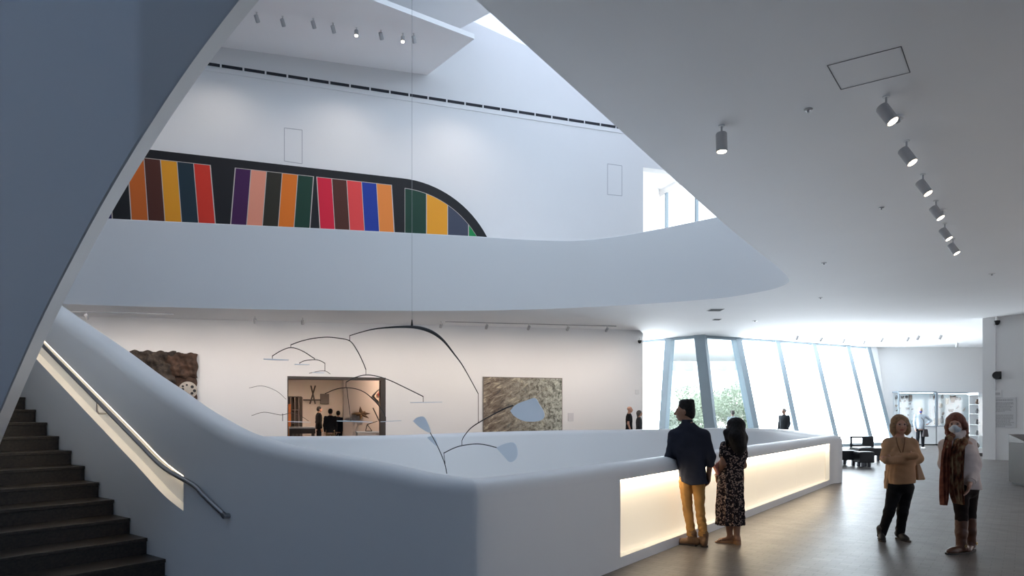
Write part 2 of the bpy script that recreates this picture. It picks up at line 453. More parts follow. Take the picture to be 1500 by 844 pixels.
# dark door lining
mb = MB()
for s0, s1, z0, z1 in ((sd0 - 0.0, sd0 + 0.17, 0, zd), (sd1 - 0.03, sd1, 0, zd), (sd0 + .17, sd1 - .03, zd - 0.09, zd)):
    mb.prism([wl(s0, z0, 0.02), wl(s1, z0, 0.02), wl(s1, z0, TW), wl(s0, z0, TW)], [wl(s0, z1, 0.02), wl(s1, z1, 0.02), wl(s1, z1, TW), wl(s0, z1, TW)])
struct(mb.build('trim_1', M['dark_frame']))
# linear slot diffuser high on the wall
a, b = wl_at(290, 95, 0), wl_at(925, 186, 0)
zs = (a.z + b.z) / 2; s_a, s_b = wl_px(290), wl_px(925)
sl = empty('slot_diffuser', wl(s_a, zs))
mb = MB(); mb.prism([wl(s_a, zs - .24, -.03), wl(s_b, zs - .24, -.03), wl(s_b, zs - .24, 0), wl(s_a, zs - .24, 0)], [wl(s_a, zs - .13, -.03), wl(s_b, zs - .13, -.03), wl(s_b, zs - .13, 0), wl(s_a, zs - .13, 0)])
local(mb.build('lower_flange', M['paint']), sl)
n_s = 23
for i in range(n_s):
    u0 = s_a + (s_b - s_a) * (i + 0.03) / n_s; u1 = s_a + (s_b - s_a) * (i + 0.95) / n_s
    mb = MB(); mb.prism([wl(u0, zs - .06, -.012), wl(u1, zs - .06, -.012), wl(u1, zs - .06, 0), wl(u0, zs - .06, 0)], [wl(u0, zs + .04, -.012), wl(u1, zs + .04, -.012), wl(u1, zs + .04, 0), wl(u0, zs + .04, 0)])
    local(mb.build('slot', M['slot']), sl)
tag(sl, 'long dark linear air slot running high across the white wall', 'air diffuser')
# flush access doors: thin joints
def joint_rect(name, corners, w, m, nrm):
    mb = MB(); n = len(corners)
    for i in range(n):
        a, b = corners[i], corners[(i+1) % n]; d = (b - a).normalized(); e = nrm.cross(d) * w / 2
        q = nrm * 0.003
        mb.prism([a - e, b - e, b + e, a + e], [a - e + q, b - e + q, b + e + q, a + e + q])
    return struct(mb.build(name, m))
joint_rect('trim_2', [wl_at(416.5, 187.5), wl_at(442.5, 190.5), wl_at(442.5, 240), wl_at(416.5, 236)], 0.022, M['line'], -NB)
joint_rect('trim_3', [wl_at(890, 240), wl_at(911, 243), wl_at(911, 287), wl_at(890, 285)], 0.022, M['line'], -NB)
cq = [at_z(1212, 96, ZC), at_z(1320, 68, ZC), at_z(1333, 106, ZC), at_z(1232, 131, ZC)]
joint_rect('trim_4', cq, 0.008, mat('ceiling_joint', (0.12, 0.12, 0.13), 0.8), Vector((0, 0, -1)))

# ------------------------------------------------------------------ high ceilings and skylight
tip = at(695, 57, 22.3); e2 = at(545, 0, 20.2); a0 = wl_at(626, 110)
dirn = (e2 - tip); e3 = e2 + dirn * 5.2
lw = wl(25.5, 13.5)
lo = [a0, tip, e2, e3, Vector((-20, e3.y, 13.4)), lw]
hi = [v + Vector((0, 0, 0.16)) for v in lo]
mb = MB(); mb.prism(lo, hi); struct(mb.build('ceiling_upper', M['ceil']))
b0 = wl_at(668, 45); b1 = at(720, 18, 24.2); bd = (b1 - b0)
b2 = b1 + bd * 6
lo = [b0, b1, b2, Vector((b2.x, -7, 15.9)), Vector((-20, -7, 15.9)), Vector((-20, 19.5, 15.7)), wl(25, 15.75)]
mb = MB(); mb.prism(lo, [v + Vector((0, 0, 0.3)) for v in lo]); struct(mb.build('ceiling_top', M['ceil']))
w0 = wl_at(690, 30); w1 = wl_at(795, 78); wd = (w1 - w0); w2 = w0 + wd * 3.6
fw = -NB * 9.0 + Vector((0, 0, 1.2))
mb = MB(); mb.prism([w0, w2, w2 + fw, w0 + fw], [q + Vector((0, 0, .1)) for q in (w0, w2, w2 + fw, w0 + fw)])
sk = struct(mb.build('window_skylight', M['skyglass']))

# ------------------------------------------------------------------ outer shell
mb = MB()
def vq(o, a, b, z0, z1): o.add([(a[0], a[1], z0), (b[0], b[1], z0), (b[0], b[1], z1), (a[0], a[1], z1)], [(0, 1, 2, 3)])
vq(mb, (XL, YB), (XL, YF), -4, 18); struct(mb.build('wall_left', M['paint']))
mb = MB(); vq(mb, (XL, YB), (XR, YB), -4, 18); struct(mb.build('wall_rear', M['paint']))
mb = MB(); vq(mb, (XR, YB), (XR, YF), -4, 18); struct(mb.build('wall_outer', M['paint']))
struct(flat([[(XL, YB), (XR, YB), (XR, YF), (XL, YF)]], 18.0, 'ceiling_roof', M['ceil']))

# ------------------------------------------------------------------ window wall at the far side
tops = [(922, 501), (980, 495.5), (1025, 491), (1080, 495), (1137, 498.7), (1190, 502.7), (1240, 506.2), (1270, 508.5)]
bots = [900, 969, 1044, 1112, 1170, 1226, 1276, 1306]
TP = [at_z(px, py, ZC) for px, py in tops]
BT = [Vector(((bx_ - 750) / F * t.y, t.y, 0.0)) for bx_, t in zip(bots, TP)]
nwin = 0
for i in range(len(TP) - 1):
    a, b, c, d = BT[i], BT[i+1], TP[i+1], TP[i]
    dv = (b - a).normalized(); nv = Vector((dv.y, -dv.x, 0))
    if nv.y > 0: nv = -nv
    clear = i in (1, 2)
    nwin += 1
    w = empty('window_%d' % nwin, a); w['kind'] = 'structure'
    off = -nv * 0.12
    mb = MB(); mb.prism([a + off, b + off, c + off, d + off], [a + off - nv * .02, b + off - nv * .02, c + off - nv * .02, d + off - nv * .02])
    local(mb.build('pane', M['glass'] if clear else M['shade']), w)
    mb = MB()
    hw = 0.22 if i == 1 else 0.15
    if i + 1 < len(TP):
        p, q = b, c
        mb.prism([p - dv * hw + nv * .1, p + dv * hw + nv * .1, p + dv * hw - nv * .25, p - dv * hw - nv * .25],
                 [q - dv * hw + nv * .1, q + dv * hw + nv * .1, q + dv * hw - nv * .25, q - dv * hw - nv * .25])
    local(mb.build('mullion', M['frame']), w)
    mb = MB()
    for (p, q, z0, z1) in ((a, b, 0, .14), (d, c, -.10, 0)):
        zz0, zz1 = Vector((0, 0, z0)), Vector((0, 0, z1))
        mb.prism([p + zz0 + nv * .06, q + zz0 + nv * .06, q + zz0 - nv * .2, p + zz0 - nv * .2], [p + zz1 + nv * .06, q + zz1 + nv * .06, q + zz1 - nv * .2, p + zz1 - nv * .2])
    local(mb.build('head_and_sill', M['frame']), w)
# wall beyond the last window, and the far wall with the showcases
FWa = Vector((TP[-1].x, TP[-1].y, 0)) ; FWb = BT[-1]
fr = Vector((24.6, 35.2, 0))
mb = MB(); mb.add([BT[-1], TP[-1], TP[-1] + Vector((.5, .0, 0)), BT[-1] + Vector((.6, .9, 0))], [(0, 1, 2, 3)])
fw0 = Vector((BT[-1].x - 1.5, 34.0, 0)); fw1 = Vector((31.0, 34.0, 0))
mb.add([Vector((TP[-1].x, 34.0, ZC)), Vector((BT[-1].x, 34.0, 0)), Vector((XR, 34.0, 0)), Vector((XR, 34.0, ZC))], [(0, 1, 2, 3)])
struct(mb.build('wall_far', M['paint']))

# right-hand wall that ends at the passage
rw0 = at_z(1441, 673, 0.0); rw0 = Vector((rw0.x, rw0.y, 0)); rw1 = Vector((rw0.x + 5.6, rw0.y - 7.0, 0))
mb = MB(); dv = (rw1 - rw0).normalized(); nv = Vector((-dv.y, dv.x, 0)); t = nv * .5
ws = dv * 0.36
mb.prism([rw0, rw1, rw1 + t, rw0 + t], [q + Vector((0, 0, ZC)) for q in (rw0, rw1, rw1 + t, rw0 + t)])
struct(mb.build('wall_right', M['paint']))
mb = MB()
mb.prism([rw0 - nv * .05 - dv * .02, rw0 + ws - nv * .05, rw0 + ws + nv * .0, rw0 - dv * .02 + nv * .52], [q + Vector((0, 0, ZC)) for q in (rw0 - nv * .05 - dv * .02, rw0 + ws - nv * .05, rw0 + ws, rw0 - dv * .02 + nv * .52)])
struct(mb.build('trim_5', M['paint']))
def rwp(px, py, n=0.0):      # photo point on the right-hand wall
    q = (px - 750) / F; k = (q * rw0.y - rw0.x) / (dv.x - q * dv.y); p = rw0 + dv * k
    return Vector((p.x, p.y, EYE - (py - 604) / F * p.y)) - nv * n
RWD, RWN = dv.copy(), nv.copy()

# upper room seen through the opening at the right end of the mural wall
ua, ub = at(966, 283, 33.0), at(1090, 226, 27.2)
ua.z = ub.z = 12.0
dvu = Vector((ub.x - ua.x, ub.y - ua.y, 0)).normalized(); nu = Vector((-dvu.y, dvu.x, 0))
w = empty('window_upper', (ua.x, ua.y, 6)); w['kind'] = 'structure'
mb = MB(); mb.prism([Vector((ua.x, ua.y, 6)), Vector((ub.x, ub.y, 6)), Vector((ub.x, ub.y, 6)) + nu*.05, Vector((ua.x, ua.y, 6)) + nu*.05], [ua, ub, ub + nu*.05, ua + nu*.05])
local(mb.build('pane', M['shade3']), w)
mb = MB()
for px in (978, 1022):
    q = (px - 750) / F; k = (q * ua.y - ua.x) / (dvu.x - q * dvu.y); p = ua + dvu * k
    for sgn in (1,):
        mb.prism([Vector((p.x, p.y, 6)) + dvu * o - nu * m_ for o, m_ in ((-.07, .12), (.07, .12), (.07, -.01), (-.07, -.01))], [Vector((p.x, p.y, 12)) + dvu * o - nu * m_ for o, m_ in ((-.07, .12), (.07, .12), (.07, -.01), (-.07, -.01))])
local(mb.build('mullion', M['frame']), w)
mb = MB(); q0 = wl(0, 6, TW); mb.add([q0, Vector((ua.x, ua.y, 6)), Vector((ua.x, ua.y, 13)), wl(0, 13, TW)], [(0, 1, 2, 3)])
struct(mb.build('wall_upper', M['paint']))
struct(flat([[(wl(0).x - .1, wl(0).y), (wl(-16).x, wl(-16).y), (30, 44), (5, 44)]], 12.35, 'ceiling_upper_room', M['ceil']))
# glowing window rows added out of view, as fill light for the hall
M['fill_shade'] = emit('window_fill_soft', (0.40, 0.64, 1.0), 0.5)
def window_fill_row(name, a, b, n, z0, z1, inward, m):
    w = empty(name, a); w['kind'] = 'structure'
    d = (b - a) / n; u = d.normalized()
    for i in range(n):
        p, q = a + d * i + u * .12, a + d * (i + 1) - u * .12
        mb = MB(); mb.prism([v + inward * o + Vector((0, 0, z0)) for v, o in ((p, .02), (q, .02), (q, .05), (p, .05))], [v + inward * o + Vector((0, 0, z1)) for v, o in ((p, .02), (q, .02), (q, .05), (p, .05))])
        local(mb.build('pane', m), w)
        mb = MB(); e = a + d * i
        mb.prism([v + inward * o + Vector((0, 0, z0)) for v, o in ((e - u*.12, 0.01), (e + u*.12, 0.01), (e + u*.12, .2), (e - u*.12, .2))], [v + inward * o + Vector((0, 0, z1)) for v, o in ((e - u*.12, 0.01), (e + u*.12, 0.01), (e + u*.12, .2), (e - u*.12, .2))])
        local(mb.build('mullion', M['frame']), w)
window_fill_row('window_fill_rear', Vector((1.5, YB, 0)), Vector((28, YB, 0)), 12, 0.1, 4.6, Vector((0, 1, 0)), M['fill_shade'])
window_fill_row('window_fill_outer', Vector((XR, 2, 0)), Vector((XR, 20, 0)), 9, 0.1, 2.6, Vector((-1, 0, 0)), emit('window_fill_side', (1.0, 0.94, 0.93), 5.0))
# ------------------------------------------------------------------ mural panel
def wpx(px, z, n): return wl(wl_px(px), z, n)
MUR = {'black': (0.012, 0.012, 0.014), 'line': (0.55, 0.5, 0.46), 'indigo': (0.035, 0.03, 0.12), 'orange': (0.62, 0.14, 0.02), 'brown': (0.09, 0.025, 0.015), 'yellow': (0.85, 0.36, 0.02),
       'teal': (0.015, 0.035, 0.05), 'red': (0.70, 0.04, 0.02), 'purple': (0.06, 0.012, 0.08), 'pink': (0.85, 0.33, 0.22), 'olive': (0.03, 0.026, 0.016), 'bright': (0.82, 0.20, 0.015),
       'green': (0.01, 0.05, 0.03), 'crimson': (0.75, 0.015, 0.05), 'coral': (0.85, 0.07, 0.07), 'blue': (0.015, 0.045, 0.33), 'amber': (0.88, 0.27, 0.05), 'slate': (0.055, 0.065, 0.10), 'leaf': (0.01, 0.25, 0.07)}
names = list(MUR); mats = [mat('mural_' + k, MUR[k], 0.55, spec=0.3) for k in names]; mi = {k: i for i, k in enumerate(names)}
zb, ztop = 6.42, wl_at(590, 262).z; Rm = ztop - zb; sc_ = wl_px(590)
mb = MB(); out = [(21.8, zb), (21.8, ztop)] + [(sc_ - Rm * math.sin(a), zb + Rm * math.cos(a)) for a in [R(90) * k / 24 for k in range(25)]]
mb.prism([wl(s, z, -.002) for s, z in out], [wl(s, z, -.05) for s, z in out], mi['black'])
def quad_w(q, n, k): mb.add([wl(s, z, n) for s, z in q], [tuple(range(len(q)))], mi[k])
def block(tops, bots, cols, mtop=0.30):
    zt = ztop - mtop
    st_, sb_ = [wl_px(p) for p in tops], [wl_px(p) for p in bots]
    quad_w([(sb_[0] + .02, zb), (sb_[-1] - .02, zb), (st_[-1] - .02, zt + .02), (st_[0] + .02, zt + .02)], -.0515, 'line')
    for i, c in enumerate(cols):
        g = 0.012
        quad_w([(sb_[i] - g, zb), (sb_[i+1] + g, zb), (st_[i+1] + g, zt), (st_[i] - g, zt)], -.053, c)
lin = lambda a, b, n: [a + (b - a) * i / n for i in range(n + 1)]
block([120, 134, 148, 160], [134, 146, 158, 168], ['leaf', 'purple', 'indigo'])
block(lin(187, 308, 5), lin(197, 321, 5), ['orange', 'brown', 'yellow', 'teal', 'red'])
block(lin(345, 459, 5), lin(333, 449, 5), ['purple', 'pink', 'olive', 'bright', 'green'])
block(lin(464, 573, 5), lin(473, 581, 5), ['crimson', 'brown', 'coral', 'blue', 'amber'])
Ri = Rm - 0.36; bs = lin(wl_px(593), sc_ - Ri + .03, 4)
for i, c in enumerate(['green', 'yellow', 'slate', 'leaf']):
    h = lambda s: zb + math.sqrt(max(0, Ri * Ri - (sc_ - s) ** 2)) if s < sc_ else zb + Ri
    q = [(bs[i], zb), (bs[i+1] + .03, zb)] + [(s, h(s)) for s in lin(bs[i+1] + .03, bs[i], 6)]
    quad_w(q, -.053, c)
    q2 = [(bs[i] + .015, zb), (bs[i+1] + .015, zb)] + [(s, h(s) + .02) for s in lin(bs[i+1] + .015, bs[i] + .015, 6)]
    quad_w(q2, -.0515, 'line')
mo = mb.build('mural', mats)
tag(mo, 'huge black panel with rounded end and slanting bright colour bands above the balcony', 'painting')

# ------------------------------------------------------------------ art on the lower wall
def photo_mat():
    m, nt, b = new_mat('landscape_photograph')
    tc = nt.nodes.new('ShaderNodeTexCoord'); mp = nt.nodes.new('ShaderNodeMapping')
    mp.vector_type = 'TEXTURE'; mp.inputs['Rotation'].default_value = (0, R(-28), 0); mp.inputs['Scale'].default_value = (2.2, 1, 0.6)
    nt.links.new(tc.outputs['Object'], mp.inputs['Vector'])
    n1 = nt.nodes.new('ShaderNodeTexNoise'); n1.inputs['Scale'].default_value = 3.6; n1.inputs['Detail'].default_value = 12; n1.inputs['Roughness'].default_value = 0.78; n1.inputs['Distortion'].default_value = 0.8
    nt.links.new(mp.outputs['Vector'], n1.inputs['Vector'])
    r1 = nt.nodes.new('ShaderNodeValToRGB'); e = r1.color_ramp.elements
    e[0].position = 0.40; e[0].color = (0.04, 0.032, 0.028, 1); e[1].position = 0.61; e[1].color = (0.58, 0.50, 0.34, 1)
    x = e.new(0.45); x.color = (0.13, 0.09, 0.06, 1); x = e.new(0.55); x.color = (0.26, 0.22, 0.17, 1)
    nt.links.new(n1.outputs['Fac'], r1.inputs['Fac'])
    n2 = nt.nodes.new('ShaderNodeTexNoise'); n2.inputs['Scale'].default_value = 6.0; n2.inputs['Detail'].default_value = 12; n2.inputs['Roughness'].default_value = 0.75; n2.inputs['Distortion'].default_value = 0.6
    nt.links.new(tc.outputs['Object'], n2.inputs['Vector'])
    r2 = nt.nodes.new('ShaderNodeValToRGB'); e = r2.color_ramp.elements
    e[0].position = 0.41; e[0].color = (0.06, 0.065, 0.05, 1); e[1].position = 0.60; e[1].color = (0.58, 0.60, 0.52, 1)
    nt.links.new(n2.outputs['Fac'], r2.inputs['Fac'])
    g = nt.nodes.new('ShaderNodeSeparateXYZ'); nt.links.new(tc.outputs['Object'], g.inputs['Vector'])
    mr = nt.nodes.new('ShaderNodeMapRange'); mr.inputs['From Min'].default_value = -1.2; mr.inputs['From Max'].default_value = 1.6
    nt.links.new(g.outputs['X'], mr.inputs['Value'])
    mx = nt.nodes.new('ShaderNodeMix'); mx.data_type = 'RGBA'
    nt.links.new(mr.outputs['Result'], mx.inputs['Factor']); nt.links.new(r1.outputs['Color'], mx.inputs['A']); nt.links.new(r2.outputs['Color'], mx.inputs['B'])
    nt.links.new(mx.outputs['Result'], b.inputs['Base Color']); b.inputs['Roughness'].default_value = 0.35
    return m
def wall_panel(name, px0, px1, y0, y1, th, m, mf, label, cat):
    """a framed sheet hung on the mural wall; y0, y1: photo rows of its top and (hidden or not) its bottom at the left edge"""
    c0 = wl_at(px0, y0); c1 = wl_at(px1, y0); zt = c0.z; zb_ = wl_at(px0, y1).z
    s0, s1 = wl_px(px0), wl_px(px1); w = s0 - s1; h = zt - zb_
    e = empty(name, wl((s0 + s1) / 2, zb_, -th / 2), math.atan2(U.y, U.x))
    mb = MB(); mb.box((-w/2, -th/2, 0), (w/2, th/2 - .002, h)); mb.build('frame', mf, e)
    mb = MB(); mb.add([(-w/2 + .025, -th/2 - .002, .025 - 0), (w/2 - .025, -th/2 - .002, .025), (w/2 - .025, -th/2 - .002, h - .025), (-w/2 + .025, -th/2 - .002, h - .025)], [(0, 1, 2, 3)])
    s = mb.build('sheet', m, e)
    tag(e, label, cat); return e
wall_panel('framed_photograph', 707, 823, 552, 640, 0.05, photo_mat(), mat('photo_frame', (0.18, 0.16, 0.14), 0.5),
           'large brown and grey landscape photograph on the white wall right of the doorway', 'photograph')

# rusty relief
c0 = wl_at(193, 515); s0, s1 = wl_px(192), wl_px(288); w = s0 - s1; zt = wl_at(240, 516).z; zb_ = zt - 2.55
re_ = empty('assemblage', wl((s0 + s1) / 2, zb_, -0.02), math.atan2(U.y, U.x))
def rust_mat(name, dark, light, sc):
    m, nt, b = new_mat(name); tc = nt.nodes.new('ShaderNodeTexCoord')
    n = nt.nodes.new('ShaderNodeTexNoise'); n.inputs['Scale'].default_value = sc; n.inputs['Detail'].default_value = 9; n.inputs['Roughness'].default_value = 0.7
    nt.links.new(tc.outputs['Object'], n.inputs['Vector']); r = nt.nodes.new('ShaderNodeValToRGB')
    r.color_ramp.elements[0].position = 0.35; r.color_ramp.elements[0].color = (*dark, 1); r.color_ramp.elements[1].position = 0.68; r.color_ramp.elements[1].color = (*light, 1)
    nt.links.new(n.outputs['Fac'], r.inputs['Fac']); nt.links.new(r.outputs['Color'], b.inputs['Base Color'])
    bp = nt.nodes.new('ShaderNodeBump'); bp.inputs['Strength'].default_value = 0.8; bp.inputs['Distance'].default_value = 0.03
    nt.links.new(n.outputs['Fac'], bp.inputs['Height']); nt.links.new(bp.outputs['Normal'], b.inputs['Normal']); b.inputs['Roughness'].default_value = 0.85
    return m
M['rust'] = rust_mat('rusty_cloth', (0.025, 0.015, 0.010), (0.12, 0.065, 0.042), 5)
M['rust2'] = rust_mat('dark_folded_cloth', (0.012, 0.010, 0.009), (0.085, 0.062, 0.045), 7)
def lump_sheet(w, x0, x1, z0, z1, base, amp, nx, nz, f, seed, name, m):
    rnd = random.Random(seed); ph = [rnd.uniform(0, 6.28) for _ in range(12)]
    mb = MB(); vs = []; fs = []
    for j in range(nz + 1):
        for i in range(nx + 1):
            u, v = i / nx, j / nz; x = x0 + (x1 - x0) * u; z = z0 + (z1 - z0) * v
            fold = sum(math.sin(f * (a * x + b * z) + ph[k]) / (k + 1.2) for k, (a, b) in enumerate(((1.2, .7), (-.6, 1.7), (2.3, -1.1), (-2.9, -.8), (.9, 3.6), (4.4, 1.2))))
            edge_ = min(1, 8 * min(u, 1 - u, v, 1 - v) + 0.12)
            ex = 0.025 * math.sin(13 * z + ph[6]) * (1 if u in (0, 1) else 0); ez = 0.03 * math.sin(17 * x + ph[7]) * (1 if v in (0, 1) else 0)
            vs.append((x + ex, -(base + amp * edge_ * (0.55 + 0.5 * fold)), z + ez))
    for j in range(nz):
        for i in range(nx): a = j * (nx + 1) + i; fs.append((a, a + 1, a + nx + 2, a + nx + 1))
    n0 = len(vs); vs += [(x, 0.0, z) for x, _, z in vs[:n0]]
    rim = [i for i in range(nx + 1)] + [j * (nx + 1) + nx for j in range(1, nz + 1)] + [nz * (nx + 1) + i for i in range(nx - 1, -1, -1)] + [j * (nx + 1) for j in range(nz - 1, 0, -1)]
    for k in range(len(rim)): a, b = rim[k], rim[(k + 1) % len(rim)]; fs.append((a, b, b + n0, a + n0))
    mb.add(vs, fs); return mb.build(name, m, re_, smooth=50)
lump_sheet(w, -w/2, w/2, 0, 2.5, 0.08, 0.05, 50, 60, 6.0, 3, 'backing', M['rust'])
lump_sheet(w, -w/2 - .03, w/2 * .35, 1.55, 2.56, 0.16, 0.11, 60, 44, 8.5, 5, 'cloth_fold', M['rust2'])
lump_sheet(w, w * .02, w/2 + .03, 1.75, 2.52, 0.15, 0.10, 60, 44, 9.5, 9, 'cloth_fold', M['rust'])
dx, dz = (276 - 240) / 96 * w, zt - zb_ - (571 - 516) / F * 22.4
mb = MB(); Mx = Matrix.Translation((dx, -0.17, dz)) @ Matrix.Rotation(R(90), 4, 'X')
mb.lathe([(0.27, -.02), (0.28, 0.0), (0.28, .03), (0.27, .035)], Mx, 32)
dk = mb.build('pale_disc', mat('pale_disc_paint', (0.42, 0.38, 0.33), 0.7, var=.12, scale=9), re_, smooth=40)
for a, r_, rr in ((40, .17, .05), (100, .17, .032), (140, .19, .035), (170, .15, .045), (320, .16, .045), (355, .2, .05), (285, .17, .035), (235, .2, .03)):
    mb = MB(); mb.lathe([(rr, .0), (rr, .006)], Matrix.Translation((dx + r_ * math.cos(R(a)), -0.203, dz + r_ * math.sin(R(a)))) @ Matrix.Rotation(R(90), 4, 'X'), 14)
    mb.build('hole', M['black'], dk)
tag(re_, 'rusty brown relief of crumpled cloth with a pale pierced disc, partly behind the stair wall', 'relief')

# ------------------------------------------------------------------ hanging mobile over the atrium
DM = 13.0
M['plate'] = mat('pale_blue_plate', (0.62, 0.69, 0.77), 0.55)
mob = empty('mobile', at(603.5, 479, DM))
def marm(px, r, name='arm', d=DM, m=None):
    pts = [at(x, y, d) for x, y in px]; sm = catmull(pts, 5); n = len(sm)
    rs = [r(i / (n - 1)) if callable(r) else r for i in range(n)]
    mb = MB(); mb.tube(sm, rs, 8); return local(mb.build(name, M['black'], smooth=60), mob)
marm([(512.4, 491.8), (528.7, 486.8), (550, 481.8), (578, 479.3), (603.5, 479), (621, 482), (636.5, 488.7), (650.4, 500), (664, 517), (676.6, 534), (689, 555.5), (700.6, 577)],
     lambda t: 0.008 + 0.026 * math.exp(-((t - 0.47) / 0.22) ** 2))
marm([(426, 505.3), (442.4, 499.5), (461, 495.5), (479.4, 494), (496, 495.5), (512.4, 499.5), (522.5, 512.4), (531.8, 531), (536, 541.7)], .009)
marm([(399, 521.6), (411.6, 514), (426, 509.3), (442.4, 514), (461, 525.6)], .008, d=DM - .3)
marm([(439, 531.8), (447, 528.4), (461.5, 527), (470, 529), (476, 532.4)], .007, d=DM - .3)
marm([(453, 547), (464, 544.5), (476, 543.5), (484, 548)], .005, d=DM + .3)
marm([(507, 560), (519.4, 553.4), (536, 549.4), (553, 551.5), (571.8, 557.7), (596.5, 569.4), (620, 581)], .009, d=DM - .2)
marm([(476, 577), (491, 570.5), (507, 568), (525.6, 571), (541, 580), (559.5, 600), (565, 612)], .008, d=DM - .5)
marm([(676.7, 645.6), (680, 639), (690, 627), (705.6, 616.7), (724, 606.5), (741, 598), (752, 594)], lambda t: .007 + .008 * t, d=DM + .2)
marm([(650, 664), (664, 657), (676.7, 653), (697, 650.5), (712, 652), (728, 656)], .009, d=DM - .2)
marm([(628, 630), (641, 654), (651, 678), (654.6, 694)], .008, d=DM - .2)
marm([(365, 568.5), (384, 565.5), (405, 573), (419, 585)], .004, d=DM + .6)
marm([(368.5, 609), (387, 604), (411.6, 608), (427, 605), (441, 610), (452, 617)], .005, d=DM + .5)
for a, b, d in (((603.5, 479), (603.5, 470), DM), ((512.4, 491), (512.4, 500), DM), ((426, 505), (426, 510), DM - .15), ((536, 541), (536, 550), DM - .1), ((507, 560), (507, 568), DM - .35), ((700.6, 577), (700.6, 620), DM + .1),
             ((676.7, 645), (676.7, 653.5), DM), ((650, 663), (652, 680), DM - .2), ((399, 521), (399, 526.5), DM - .3), ((439, 531), (439, 533.6), DM - .3), ((461, 525), (461, 527.5), DM - .3), ((476, 532), (476, 544), DM), ((620, 581), (620, 589.5), DM - .2),
             ((508, 568), (514, 617), DM - .5), ((565, 612), (565, 617), DM - .5), ((414, 606), (414, 617), DM + .5)):
    mb = MB(); mb.tube([at(*a, d), at(*b, d)], 0.006, 6); local(mb.build('link', M['black']), mob)
mb = MB(); q = at(603.5, 479, DM); mb.tube([q, q + Vector((0, 0, .14))], [.028, .008], 8); local(mb.build('hook', M['black']), mob)
mb = MB(); mb.tube([q + Vector((0, 0, .13)), Vector((q.x, q.y, 15.6))], 0.0035, 6); local(mb.build('wire', mat('thin_wire', (0.35, 0.35, 0.37), .5), smooth=60), mob)
def plate(px, py, wpx_, d, tilt=R(6), ratio=0.45, m=None):
    w_ = wpx_ / F * d / 2; c = at(px, py, d); mb = MB(); n = 24
    ring = [Vector((w_ * math.cos(a) * (1 - .25 * math.sin(a / 2)), w_ * ratio * math.sin(a), 0)) for a in [2 * math.pi * k / n for k in range(n)]]
    rot = Matrix.Rotation(tilt, 4, 'Y')
    mb.prism([c + rot @ (v - Vector((0, 0, .006))) for v in ring], [c + rot @ (v + Vector((0, 0, .006))) for v in ring])
    local(mb.build('plate', m or M['plate']), mob)
for a in ((402, 526.8, 42, DM - .3, R(2)), (441, 534, 25, DM - .3, R(1)), (621, 589.6, 54, DM - .2, R(-1)), (516, 617.5, 60, DM - .5, R(2)), (570, 617.3, 36, DM - .5, R(-3)), (436, 618, 38, DM + .5, R(2)), (465, 546, 20, DM + .3, R(2))):
    plate(*a)
def leaf(outline, d, holes=()):
    c = [at(x, y, d) for x, y in outline]; sm = catmull(c + [c[0]], 5)[:-1]
    mb = MB(); t = Vector((0.004, 0.008, 0)); mb.prism([v - t for v in sm], [v + t for v in sm])
    return local(mb.build('plate', M['plate'], smooth=40), mob)
leaf([(605, 617), (612, 611.5), (621, 611), (627, 621), (630.5, 634), (616, 627)], DM - .2)
leaf([(626, 641), (633, 639), (638, 643), (641, 654), (633, 648)], DM - .1)
leaf([(747.5, 602), (756, 593), (772, 586.5), (784, 583.5), (790, 592), (797, 604), (796, 613), (786, 617.5), (768, 617), (754, 610)], DM + .2)
leaf([(727, 656), (740, 650), (753, 649), (758, 660), (756, 672), (747, 677), (737, 667)], DM - .2)
tag(mob, 'black wire hanging mobile with pale blue plates over the atrium', 'mobile')

# ------------------------------------------------------------------ ceiling fixtures
def spot_fixture(loc, aim, label, group, lit=True, k=1.0, ceil_up=True):
    e = empty('spotlight', loc)
    mb = MB(); mb.lathe([(.035*k, -.012), (.035*k, 0)], None, 14); mb.build('ceiling_plate', M['white_metal'], e)
    mb = MB(); mb.tube([(0, 0, 0), (0, 0, -.10*k)], .011*k, 8); mb.build('stem', M['grey_metal'], e)
    a = Vector(aim).normalized(); c = Vector((0, 0, -.17*k)); q = (-a).to_track_quat('Z', 'Y').to_matrix().to_4x4(); Mx = Matrix.Translation(c) @ q
    mb = MB(); mb.lathe([(.052*k, -.125*k), (.062*k, -.125*k), (.062*k, .075*k), (.054*k, .088*k), (.0*k + .001, .088*k)], Mx, 18); mb.build('lamp_housing', M['grey_metal'], e, smooth=40)
    mb = MB(); mb.lathe([(.050*k, -.129*k), (.052*k, -.1255*k)], Mx, 18); mb.build('lens', M['lamp'] if lit else M['lamp_off'], e)
    tag(e, label, 'spotlight', group); return e
row = [(1298, 141), (1328, 206), (1352, 255), (1371, 294), (1384, 327), (1396, 350)]
ordn = ['largest and nearest', 'second', 'third', 'fourth', 'fifth', 'smallest and last']
for (x, y), nm in zip(row, ordn):
    spot_fixture(at_z(x, y, ZC), (0.35, -0.35, -0.85), 'lit grey spotlight, %s of the ceiling row going away from the access hatch' % nm, 'ceiling spotlights in a row')
spot_fixture(at_z(1057, 184, ZC), (0.02, -0.02, -1), 'lone grey spotlight hanging straight down from the ceiling by the atrium edge', None)
smalls = [(1168, 489), (1203, 491.5), (1236, 493.5), (1266, 496), (1292, 492), (1330, 491), (1345, 489), (1378, 488)]
nth = ['first', 'second', 'third', 'fourth', 'fifth', 'sixth', 'seventh', 'eighth']
for (x, y), nm in zip(smalls, nth):
    spot_fixture(at_z(x, y, ZC), (-0.3, 0.3, -0.9), 'tiny white spotlight before the far windows, %s from the left of its row' % nm, 'small spotlights before the far windows', False, 0.9)
